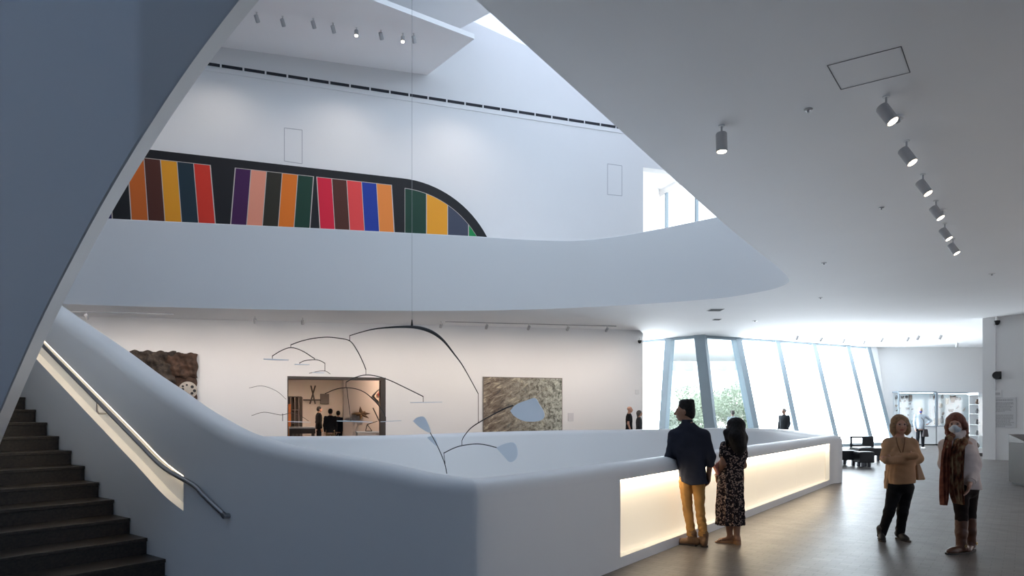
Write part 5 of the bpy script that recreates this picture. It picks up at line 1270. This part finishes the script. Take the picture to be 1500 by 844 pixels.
M['tan_knit'] = cloth('tan_knit', (.42, .255, .15), bs=140); M['black_cloth'] = cloth('black_cotton', (.008, .008, .010), bs=160)
v = Vol(); v.loft([(cz(709), X0 + .005, .0, .158, .135), (cz(695), X0, 0, .170, .140), (cz(678), X0, 0, .165, .135), (cz(664), X0, -.005, .178, .135), (cz(653), X0, .0, .165, .112), (cz(647), X0, .012, .13, .09), (cz(641), X0 + .002, .022, .080, .068)], yaw, .04, 2.4)
for i in (0, 1): v.cone(nb + Vector((0, 0, -.055)), .05, sh[i], .054, .06); v.path([sh[i], el[i]], [.060, .062], .06); v.path([el[i], wr[i] + (wr[i] - el[i]).normalized()*(.045, .125)[i]], [.061, (.045, .046)[i]], .03)
v.wrinkle(.0045, 36); v.cut(J(1318, 708), (.06, 0, -1)); sweater = vol_obj(v, .0065, 'sweater', M['tan_knit'], g.e)
v = Vol(); v.loft([(cz(719), X0 - .01, .05, .165, .09), (cz(690), X0 - .01, .05, .165, .09)], yaw, .02); v.wrinkle(.004, 36); v.cut(J(1318, 716.5), (0, 0, -1)); v.cut((0, .0, 0), (0, -1, 0)); vol_obj(v, .007, 'back_hem', M['tan_knit'], sweater)
mb = MB(); vp = [J(1312.5, 641, -.075), J(1315, 652, -.118), J(1321, 664.5, -.142), J(1324.5, 652, -.118), J(1325.5, 641, -.075)]; mb.tube(catmull(vp, 5), .007, 8); mb.build('neckline', mat('neckline_trim', (.20, .10, .05), .8), sweater, smooth=60)
v = Vol(); v.ell(J(1319, 712, .0), (.152, .118, .115), None, .04)
for i in (0, 1): v.path([hp[i], kn[i], an[i]], [.094, .062, .050], .03)
v.wrinkle(.003, 46); v.cut(J(1312, 788), (0, 0, -1)); v.cut(J(1312, 700), (0, 0, 1)); vol_obj(v, .0065, 'trousers', M['black_cloth'], g.e)
M['boot_k'] = mat('black_suede', (.012, .010, .010), .6)
for i, td in ((0, Vector((-.40, -.9, 0))), (1, Vector((.0, -1, 0)))):
    a = Vector((an[i].x, an[i].y, .105)); v = Vol(); shoe(v, a, td, .022, .042, .24, shaft=.03); vol_obj(v, .006, 'boot', M['boot_k'], g.e); sole(g.e, a, td, M['sole_d'], .045, .26, .018)
M['hair_blonde'] = mat('blonde_hair', (.27, .155, .075), .5, var=.35, scale=30, bump=.5, bscale=110)
v = Vol(); s = .97; E = lambda *q: [i*s for i in q]
v.ell(P(0, -.022, .042), E(.094, .104, .094), rot, .03)
for x, w_ in ((-1, 1.0), (1, 1.0)): v.path([P(.066*x, .005, .05), P(.084*x, .020, -.02), P(.086*x, .024, -.08), P(.078*x, .026, -.125)], [.040, .034, .034, .018], .03)
v.path([P(0, -.06, .0), P(0, -.07, -.09), P(0, -.06, -.13)], [.08, .08, .05], .04)
v.ell(P(0.006, .100, -.035), E(.060, .075, .105), rot, .014, True); v.wrinkle(.0013, 200, 'hair'); hair = vol_obj(v, .0055, 'hair', M['hair_blonde'], g.e, 1)
# spectacles
r, f_, u = frame(hf); sp_ = MB()
for x in (-1, 1): sp_.tube([P(.032*x, .104, .002) + (r*math.cos(q)*.021 + u*math.sin(q)*.016) for q in [2*math.pi*k/18 for k in range(18)]], .0016, 5, closed=True); sp_.tube([P(.053*x, .102, .004), P(.074*x, .06, .004), P(.08*x, .0, .0)], .0016, 5)
sp_.tube([P(-.011, .106, .004), P(.011, .106, .004)], .0016, 5); sp_.build('spectacles', M['steel'], g.e)
# her tan shoulder bag
e = empty('shoulder_bag', g.o + J(1343.5, 703, .08)); hgt = J(1343, 678).z - J(1343, 703).z; mb = MB()
Rz = Matrix.Rotation(R(14), 4, 'Z')
mb.prism([Rz @ Vector(q) for q in ((-.05, -.06, 0), (.085, -.06, .0), (.085, .06, .0), (-.05, .06, 0))], [Rz @ Vector(q) for q in ((-.045, -.03, hgt), (.02, -.03, hgt), (.02, .03, hgt), (-.045, .03, hgt))]); mb.build('body', mat('tan_bag_leather', (.33, .19, .10), .55, var=.1), e, bevel=.02)
mb = MB(); mb.tube(catmull([Vector((-.03, .0, hgt - .01)), Vector((-.03, .02, .34)), g.o + J(1337.5, 650, .09) - e.location, g.o + J(1336, 640.5, .05) - e.location], 5), .008, 6); mb.build('strap', mat('tan_strap', (.25, .14, .07), .55), e)
tag(e, 'tan leather bag hanging beside the hip of the blonde woman', 'bag')

# ---- red-haired woman with scarf and mask
g = Fig(1407, 7.88, 'red-haired woman in pale jacket, long brown scarf, face mask and tall brown boots'); J = g.J
hc = J(1400, 621, -.0); hf = Vector((-.64, -.77, -.04)); nb = J(1404, 641, .03); yaw = R(-38)
sh = [J(1385, 652, -.08), J(1420.5, 650.5, .06)]; el = [J(1383, 680, -.06), J(1428.5, 680, -.02)]; wr = [J(1391, 703, -.06), J(1421.5, 706, -.17)]
hp = [J(1407, 718, -.05), J(1420, 716, .05)]; kn = [J(1408.5, 760, -.06), J(1420.5, 757, .06)]; an = [J(1408, 797, -.05), J(1422, 791, .10)]
cz = lambda py: g.J(1407, py).z; X0 = J(1407, 680).x
v = Vol(); P, rot = add_head(v, hc, hf, .97, neck=nb)
v.loft([(cz(708), J(1412, 710).x, 0, .11, .09), (cz(700), J(1411, 700).x, 0, .15, .11), (cz(680), J(1407, 680).x, 0, .135, .11), (cz(662), J(1405, 660).x, 0, .15, .11), (cz(648), J(1404, 650).x, .01, .14, .09), (cz(641), J(1404, 640).x, .02, .07, .06)], yaw)
for i in (0, 1): v.path([sh[i], el[i], wr[i]], [.046, .040, .027]); v.path([hp[i], kn[i], an[i]], [.074, .042, .034])
add_hand(v, wr[1], J(1417, 724, -.20) - wr[1], (-.9, .2, 0), (-.3, -1, 0), .98, (8, 16, 12)); add_hand(v, wr[0], (.3, -.2, -.9), (1, .2, 0), (0, -1, 0), .95)
vol_obj(v, .0056, 'body', [M['skin_d'], M['lips'], M['eye']], g.e, paint=face_paint(P, .97))
M['cream'] = cloth('pale_pink_knit', (.62, .53, .50), bs=130)
v = Vol(); v.loft([(cz(716), J(1413, 716).x, .01, .175, .150), (cz(700), J(1411, 700).x, .01, .172, .145), (cz(680), J(1408, 680).x, .01, .165, .135), (cz(664), J(1406, 660).x, .005, .172, .135), (cz(653), J(1404.5, 650).x, .01, .155, .112), (cz(647), J(1404, 646).x, .02, .12, .09), (cz(639.5), J(1404, 640).x, .02, .082, .075)], yaw, .04, 2.4)
for i in (0, 1): v.cone(nb + Vector((0, 0, -.055)), .05, sh[i], .054, .06); v.path([sh[i], el[i]], [.060, .058], .06); v.path([el[i], el[i].lerp(wr[i], .93)], [.060, .047], .03)
v.wrinkle(.004, 36); v.cut(J(1412, 715.5), (-.05, 0, -1)); jk = vol_obj(v, .0065, 'jacket', M['cream'], g.e)
mb = MB(); a, b = el[1].lerp(wr[1], .84), el[1].lerp(wr[1], .97); mb.tube([a, b], [.056, .054], 16); mb.build('cuff', M['cream'], jk, smooth=50)
v = Vol(); v.path([J(1401, 640, -.045), J(1404, 634, -.0), J(1404, 632, .02)], [.06, .068, .066], .03); v.cut(J(1403, 628.5, 0), (-.1, -.3, 1)); vol_obj(v, .006, 'collar', M['cream'], jk)
v = Vol(); v.ell(J(1413, 716, .0), (.150, .125, .12), None, .04)
for i in (0, 1): v.path([hp[i], kn[i], an[i].lerp(kn[i], .5)], [.096, .060, .048], .03)
v.wrinkle(.003, 46); v.cut(J(1312, 775), (0, 0, -1)); v.cut(J(1412, 704), (0, 0, 1)); vol_obj(v, .0065, 'trousers', mat('dark_brown_cotton', (.016, .010, .009), .85, spec=.15), g.e)
M['boot_b'] = mat('brown_boot_leather', (.085, .032, .016), .42, var=.18, scale=9)
for i, td in ((0, Vector((-.96, -.26, 0))), (1, Vector((-.75, -.62, 0)))):
    a = Vector((an[i].x, an[i].y, .105)); kk = kn[i]; v = Vol(); shoe(v, a, td, .02, .046, .265)
    v.path([a, a.lerp(kk, .45), a.lerp(kk, .98)], [.050, .062, .067], .02); top = a.lerp(kk, .96); v.cut(top, (0, 0, 1)); v.wrinkle(.0015, 50); bt = vol_obj(v, .006, 'boot', M['boot_b'], g.e); sole(g.e, a, td, M['sole_d'], .048, .28, .018)
    mb = MB(); sq = Vector((-td.y, td.x, 0)).normalized(); c_ = a + Vector((0, 0, -.015)); mb.tube([c_ + sq*math.cos(q)*.056 + td.normalized()*math.sin(q)*.06 + Vector((0, 0, -.02*math.sin(q))) for q in [2*math.pi*k/20 for k in range(20)]], .006, 6, closed=True); mb.build('ankle_strap', M['boot_b'], bt)
    bk = a + (sq if sq.y < 0 else -sq)*.062 + Vector((0, 0, -.012)); mb = MB(); mb.tube([bk + td.normalized()*math.cos(q)*.014 + Vector((0, 0, math.sin(q)*.014)) for q in [2*math.pi*k/12 for k in range(12)]], .004, 6, closed=True); mb.build('buckle', mat('brass', (.55, .38, .16), .3, metal=1.0), bt)
M['hair_red'] = mat('red_hair', (.155, .036, .014), .45, var=.35, scale=30, bump=.5, bscale=110)
v = Vol(); s = .97; E = lambda *q: [i*s for i in q]
v.ell(P(0, -.020, .044), E(.092, .106, .094), rot, .03)
v.path([P(-.066, .0, .04), P(-.086, .01, -.04), P(-.090, .012, -.12), J(1385.5, 640, -.02)], [.038, .032, .026, .012], .03) if False else None
r, f_, u = frame(hf)
left = -1 if P(-.08, 0, 0).x < P(.08, 0, 0).x else 1
v.path([P(.066*left, .0, .04), P(.083*left, .005, -.04), P(.082*left, .0, -.11), J(1387.0, 640, -.03)], [.036, .027, .023, .008], .03)
v.path([P(-.066*left, .0, .04), P(-.090*left, .0, -.03), J(1414, 628, .0), J(1418.5, 634.5, .02)], [.036, .034, .028, .010], .03)
v.path([P(0, -.06, .0), P(0, -.08, -.09), J(1412, 644, .10)], [.085, .085, .05], .04)
v.ell(P(0, .105, -.055), E(.056, .075, .100), rot, .012, True); v.wrinkle(.0013, 200, 'hair'); vol_obj(v, .0055, 'hair', M['hair_red'], g.e, 1)
v = Vol(); v.ell(P(0, .058, -.056), E(.061, .058, .050), rot, .01); v.ell(P(0, .112, -.034), E(.024, .024, .028), rot, .03); v.wrinkle(.0012, 160); mk = vol_obj(v, .005, 'face_mask', mat('pale_blue_mask', (.55, .60, .66), .8), g.e)
mb = MB()
for x in (-1, 1):
    for z in (-.03, -.085): mb.tube([P(.056*x, .06, z), P(.072*x, .03, -.04), P(.080*x, -.005, -.012)], .0015, 5)
mb.build('ear_loop', mat('mask_loop', (.7, .7, .7), .7), mk)
def scarf_mat():
    m, nt, b = new_mat('brown_patterned_scarf'); tc = nt.nodes.new('ShaderNodeTexCoord'); mp = nt.nodes.new('ShaderNodeMapping'); mp.inputs['Scale'].default_value = (1, 1, .45); nt.links.new(tc.outputs['Object'], mp.inputs['Vector'])
    n = nt.nodes.new('ShaderNodeTexNoise'); n.inputs['Scale'].default_value = 16; n.inputs['Detail'].default_value = 5; nt.links.new(mp.outputs['Vector'], n.inputs['Vector']); r = nt.nodes.new('ShaderNodeValToRGB'); e = r.color_ramp.elements
    e[0].position = .36; e[0].color = (.045, .022, .016, 1); e[1].position = .66; e[1].color = (.34, .23, .13, 1); x = e.new(.46); x.color = (.15, .055, .03, 1); x = e.new(.54); x.color = (.20, .13, .075, 1)
    nt.links.new(n.outputs['Fac'], r.inputs['Fac']); nt.links.new(r.outputs['Color'], b.inputs['Base Color']); b.inputs['Roughness'].default_value = .9; b.inputs['Specular IOR Level'].default_value = .1; return m
M['scarf'] = scarf_mat(); sc_e = None
def ribbon(name, rows, parent, m, folds=5, th=.012, nseg=28):
    """hanging pleated strip: rows of (left point, right point)"""
    mb = MB(); vs = []; fs = []; n = len(rows)
    for k, (a, b) in enumerate(rows):
        w = (b - a).length; nn = (b - a).cross(Vector((0, 0, 1))).normalized(); nn = nn if nn.y < 0 else -nn
        for side_ in (1, -1):
            for i in range(nseg + 1):
                t = i / nseg; z = .026 * math.sin(folds*2*math.pi*t + .6*math.sin(k*.7)) * min(1, k/2 + .4); q = a.lerp(b, t) + nn * (z + side_*th/2 + .012*math.sin(math.pi*t)); vs.append(q)
    W_ = 2 * (nseg + 1)
    for k in range(n - 1):
        o, p = k*W_, (k+1)*W_
        for i in range(nseg): fs.append((o+i, o+i+1, p+i+1, p+i)); fs.append((o+nseg+1+i, p+nseg+1+i, p+nseg+2+i, o+nseg+2+i))
        fs.append((o, p, p+nseg+1, o+nseg+1)); fs.append((o+nseg, o+2*nseg+1, p+2*nseg+1, p+nseg))
    for o in (0, (n-1)*W_): fs += [(o+i, o+i+1, o+nseg+2+i, o+nseg+1+i) for i in range(nseg)]
    mb.add(vs, fs); return mb.build(name, m, parent, smooth=60)
v = Vol(); v.path([J(1385.5, 655, -.17), J(1389.5, 643, -.12), J(1398, 637, -.02), J(1409, 636, .05), J(1414, 640, .03), J(1412, 648, -.10), J(1407, 658, -.145)], [.03, .034, .034, .034, .034, .036, .032], .02); v.wrinkle(.005, 75); sc_e = vol_obj(v, .006, 'scarf', M['scarf'], g.e)
T1 = [(641, 1387, 1394, -.125), (650, 1383, 1393, -.165), (662, 1379.5, 1391, -.185), (676, 1377.5, 1391, -.19), (690, 1377, 1391, -.195), (704, 1377, 1390.5, -.20), (718, 1377.5, 1389.5, -.20), (730, 1378, 1387.5, -.20), (740, 1378.5, 1384.5, -.20)]
ribbon('scarf_end', [(J(a, y, d), J(b, y, d + .02)) for y, a, b, d in T1], sc_e, mat('scarf_rust', (.15, .05, .032), .9, spec=.1, var=.45, scale=14), 3)
T2 = [(640, 1403, 1414, -.075), (650, 1396, 1412, -.145), (662, 1392.5, 1411, -.175), (676, 1391, 1410.5, -.185), (690, 1391, 1410.5, -.19), (704, 1391, 1411, -.195), (716, 1392, 1411.5, -.195), (728, 1394, 1411.5, -.195), (737, 1397, 1411.5, -.195)]
ribbon('scarf_end', [(J(a, y, d), J(b, y + (0 if y < 730 else 3), d + .05)) for y, a, b, d in T2], sc_e, M['scarf'], 4)

# ---- visitors farther off
def stander(px, D, top, yaw_deg, label, upper, lower, hair, skinm, shoes=None, female=False, vox=.011, akimbo=False, lean=0.0, bald=False, mask=None, head_yaw=None, belly=0.0, long_hair=False):
    g = Fig(px, D, label); Hh = EYE - (top - 604) / F * D; k = Hh / 1.76
    a = R(yaw_deg); f = Vector((math.sin(a), -math.cos(a), 0)); r = Vector((f.y, -f.x, 0))          # 0: faces the viewer, 90: faces right
    r = Vector((-f.y, f.x, 0)); up = Vector((0, 0, 1))
    Q = lambda x, y, z: (r*x + f*(y + lean*(z/1.76)) + up*z) * k
    yaw = math.atan2(r.y, r.x); w = .9 if female else 1.0
    hfv = f if head_yaw is None else Vector((math.sin(R(head_yaw)), -math.cos(R(head_yaw)), -.12))
    hc = Q(0, .03, 1.645); nb = Q(0, -.01, 1.47)
    sh = [Q(s*.185*w, 0, 1.43) for s in (-1, 1)]; el = [Q(s*.22*w, -.03, 1.13) for s in (-1, 1)]; wr = [Q(s*.215*w, .05, .88) for s in (-1, 1)]
    if akimbo: 
        i = max((0, 1), key=lambda i: sh[i].x); s_ = (-1, 1)[i]; el[i] = Q(s_*.42, -.05, 1.20); wr[i] = Q(s_*.24, .05, 1.05)
    hp = [Q(s*.085, 0, .92) for s in (-1, 1)]; kn = [Q(s*.10, .01, .50) for s in (-1, 1)]; an = [Q(s*.11, -.03, .09) for s in (-1, 1)]
    v = Vol(); P, rot = add_head(v, hc, hfv, .97*k, neck=nb)
    def rows(infl, z0=.80):
        T = [(z0, .155, .115 + belly*.6), (.95, .155, .115 + belly), (1.10, .145*w, .105 + belly), (1.28, .175*w, .115 + belly*.4), (1.40, .175*w, .10), (1.46, .11, .075), (1.50, .062, .06)]
        return [(Q(0, 0, z).z, Q(0, 0, z).x, Q(0, 0, z).y, (a_ + infl)*k, (b_ + infl)*k) for z, a_, b_ in T]
    v.loft(rows(-.02), yaw)
    for i in (0, 1):
        v.path([sh[i], el[i], wr[i]], [.046*k, .039*k, .027*k]); v.path([hp[i], kn[i], an[i]], [.08*k, .052*k, .036*k])
        add_hand(v, wr[i], (Q(0, .05, 0) - Q(0, 0, .25)) if not (akimbo and el[i].z > Q(0, 0, 1.18).z) else Q(0, .3, 0), -(sh[i] - nb), f, k)
    vol_obj(v, vox * .8, 'body', [skinm, M['lips'], M['eye']], g.e, paint=face_paint(P, .97*k))
    v = Vol(); v.loft(rows(.012, .84), yaw, .04)
    short = upper.get('short'); tip_ = .0
    for i in (0, 1):
        v.path([sh[i], el[i] if not short else sh[i].lerp(el[i], .6)], [.058*k, .055*k], .06)
        if not short: v.path([el[i], el[i].lerp(wr[i], .9)], [.056*k, .044*k], .03)
    v.wrinkle(.004, 34); v.cut(Q(0, 0, .85), (0, 0, -1)); vol_obj(v, vox, upper['name'], upper['m'], g.e)
    v = Vol(); v.ell(Q(0, 0, .93), (.155*k, (.115 + belly*.5)*k, .12*k), Matrix.Rotation(yaw, 3, 'Z'), .04)
    for i in (0, 1): v.path([hp[i], kn[i], an[i]], [.092*k, .068*k, .056*k], .03)
    v.cut(Q(0, 0, .075), (0, 0, -1)); v.cut(Q(0, 0, 1.0), (0, 0, 1)); vol_obj(v, vox, 'trousers', lower, g.e)
    for i in (0, 1):
        v = Vol(); shoe(v, Vector((an[i].x, an[i].y, .09)), f + r*(.25*(-1, 1)[i]), .0, .047, .27); vol_obj(v, vox*.9, 'shoe', shoes or M['black'], g.e)
    if not bald:
        v = Vol(); s = .97*k; E = lambda *q: [i*s for i in q]; v.ell(P(0, -.022, .044), E(.088, .100, .088), rot, .03); v.ell(P(0, -.045, -.012), E(.082, .078, .078), rot, .03)
        if long_hair: v.path([P(0, -.05, 0), P(0, -.06, -.12)], [.09*s, .06*s], .04)
        v.ell(P(0, .095, -.03), E(.066, .062, .085), rot, .012, True); v.wrinkle(.003, 90); vol_obj(v, vox*.8, 'hair', hair, g.e, 1)
    if mask: v = Vol(); s = .97*k; v.ell(P(0, .066, -.052), [.062*s, .062*s, .050*s], rot, .01); vol_obj(v, vox*.75, 'face_mask', mask, g.e)
    return g, Q
Bk = cloth('black_jersey', (.010, .010, .012)); Gy = cloth('charcoal_wool', (.035, .038, .043)); Wh = cloth('white_cotton', (.62, .66, .70)); Nv = cloth('dark_trouser_cloth', (.018, .02, .026)); Hg = mat('grey_hair', (.30, .28, .26), .6); Hw = mat('white_hair', (.66, .62, .48), .6)
Wshoe = mat('white_trainer', (.7, .7, .7), .6)
stander(921.5, 26.3, 595.5, 80, 'bald man in black T-shirt standing at the end of the gallery wall', {'name': 'shirt', 'm': Bk, 'short': True}, Nv, None, M['skin_c'], bald=True)
stander(936, 26.6, 601.5, 85, 'grey-haired person in charcoal coat behind the bald man at the gallery wall end', {'name': 'coat', 'm': Gy}, Nv, mat('dark_grey_hair', (.06, .055, .05), .6), M['skin_c'], female=True, long_hair=True)
stander(1147, 29.0, 598.5, -52, 'man in dark grey suit before the white window panes, facing left', {'name': 'jacket', 'm': Gy}, Gy, Hg, M['skin_d'], lean=-.10)
stander(1073.5, 29.5, 601.5, 180, 'person in white shirt by the clear panes, mostly hidden behind the black-haired woman', {'name': 'shirt', 'm': Wh}, Nv, mat('brown_hair', (.07, .045, .035), .6), M['skin_c'])
g, Q = stander(1348, 30.3, 597.5, -12, 'white-haired man in pale blue shirt before the showcases, hand on hip', {'name': 'shirt', 'm': cloth('pale_blue_cotton', (.50, .58, .66))}, Nv, Hw, M['skin_d'], Wshoe, akimbo=True, mask=mat('blue_mask', (.05, .09, .42), .8), head_yaw=-25, belly=.03)
e = empty('shoulder_bag', at(1355.5, 640, 30.15)); mb = MB(); mb.prism([(-.13, -.06, 0), (.13, -.06, 0), (.13, .06, 0), (-.13, .06, 0)], [(-.09, -.04, .34), (.09, -.04, .34), (.09, .04, .34), (-.09, .04, .34)]); mb.build('body', mat('dark_bag', (.025, .015, .02), .5), e, bevel=.03)
mb = MB(); mb.tube(catmull([Vector((-.08, -.0, .32)), Vector((-.12, -.10, .55)), Vector((-.18, -.14, .75)), Vector((-.20, -.02, .84))], 5), .012, 6); mb.build('strap', mat('dark_bag_strap', (.02, .015, .02), .6), e); tag(e, 'dark bag hanging at the side of the white-haired man', 'bag')
def in_gallery(px, n): p = wl(npx(px, n), 0, n); return p.y
stander(484, in_gallery(484, 2.2), 599, 185, 'person in black jacket and light brown trousers, nearest inside the doorway', {'name': 'jacket', 'm': Bk}, cloth('khaki_cotton', (.27, .17, .09)), M['hair_black'], M['skin_c'])
stander(467, in_gallery(467, 5.6), 595.5, 120, 'tall person in black, left of the crossed poles view inside the doorway', {'name': 'jacket', 'm': Bk}, Nv, M['hair_black'], M['skin_c'])
stander(495.5, in_gallery(495.5, 4.2), 602, 200, 'person in dark blue beside the partition inside the doorway', {'name': 'jacket', 'm': cloth('dark_blue_cloth', (.02, .03, .05))}, Nv, M['hair_black'], M['skin_c'], female=True)
# ------------------------------------------------------------------ lamps of the place, and added fill lamps
def area(name, loc, target, sx, sy, power, col):
    l = bpy.data.lights.new(name, 'AREA'); l.shape = 'RECTANGLE'; l.size = sx; l.size_y = sy; l.energy = power; l.color = col
    o = bpy.data.objects.new(name, l); COL.objects.link(o); o.location = loc
    o.rotation_euler = (Vector(target) - Vector(loc)).to_track_quat('-Z', 'Y').to_euler(); return o
def spot(name, loc, target, power, ang, col, blend=0.6, size=0.05):
    l = bpy.data.lights.new(name, 'SPOT'); l.energy = power; l.spot_size = R(ang); l.spot_blend = blend; l.color = col; l.shadow_soft_size = size
    o = bpy.data.objects.new(name, l); COL.objects.link(o); o.location = loc
    o.rotation_euler = (Vector(target) - Vector(loc)).to_track_quat('-Z', 'Y').to_euler(); return o
WARM = (1.0, 0.85, 0.73); COOL = (0.70, 0.84, 1.0)
area('skylight_fill_lamp', (3.0, 18.5, 15.6), (0.0, 23.5, 7.0), 8, 5, 600, COOL)
area('skylight_fill_lamp', (-1.0, 12.0, 15.2), (-1.5, 16.5, 0.0), 9, 8, 440, (0.66, 0.81, 1.0))
area('skylight_fill_lamp', (-7.5, -2.0, 13.8), (-4.0, 5.5, 3.0), 6, 6, 170, (0.30, 0.55, 1.0))  # added blue fill on the fin and stair front, no skylight opens here
# wall washers of the lower gallery
for s in (1.5, 3.8, 6.1, 8.4, 10.7, 13.0, 15.3, 17.6, 19.9):
    p = wl(s, 4.55, -2.6); spot('track_lamp', p, wl(s, 0.5), 150, 140, WARM, 1.0, 0.3)
for s in (8.0, 12.0, 16.0, 20.0):
    p = wl(s, 13.3, -2.0); spot('ceiling_lamp', p, wl(s, 8.0, -1), 120, 130, (1.0, 0.86, 0.76), 1.0)

for s in (9.0, 12.5, 16.0):
    p = wl(s, 3.4, 1.5 if s < 12 else 4.5); spot('gallery_lamp', p, wl(s, 0.8, 6.0), 480, 140, (1.0, 0.74, 0.56), 1.0)
sun = bpy.data.lights.new('sun', 'SUN'); sun.energy = 32.0; sun.angle = R(1); so = bpy.data.objects.new('sun', sun); COL.objects.link(so); so.rotation_euler = (R(48), 0, R(-25))

area('fill_uplight', (15.0, 1.0, 2.3), (15.0, 1.0, 5.0), 2.5, 2.5, 190, (1.0, 0.95, 0.93))  # both uplights are added out of view to brighten the low ceiling
area('fill_uplight', (18.0, 10.5, 2.3), (18.0, 10.5, 5.0), 2.5, 2.5, 190, (1.0, 0.92, 0.86))
area('fill_lamp_below', (0.0, 13.0, -0.6), (0.0, 13.0, -4.0), 6, 6, 130, (0.8, 0.9, 1.0))  # added unseen lamp, its bounce off the floor below rises through the void

for (x, y) in row:
    q = at_z(x, y, ZC) + Vector((.06, -.06, -.32)); spot('spotlight_lamp', q, q + Vector((.35, -.35, -.85)), 30, 70, WARM, .7, .04)
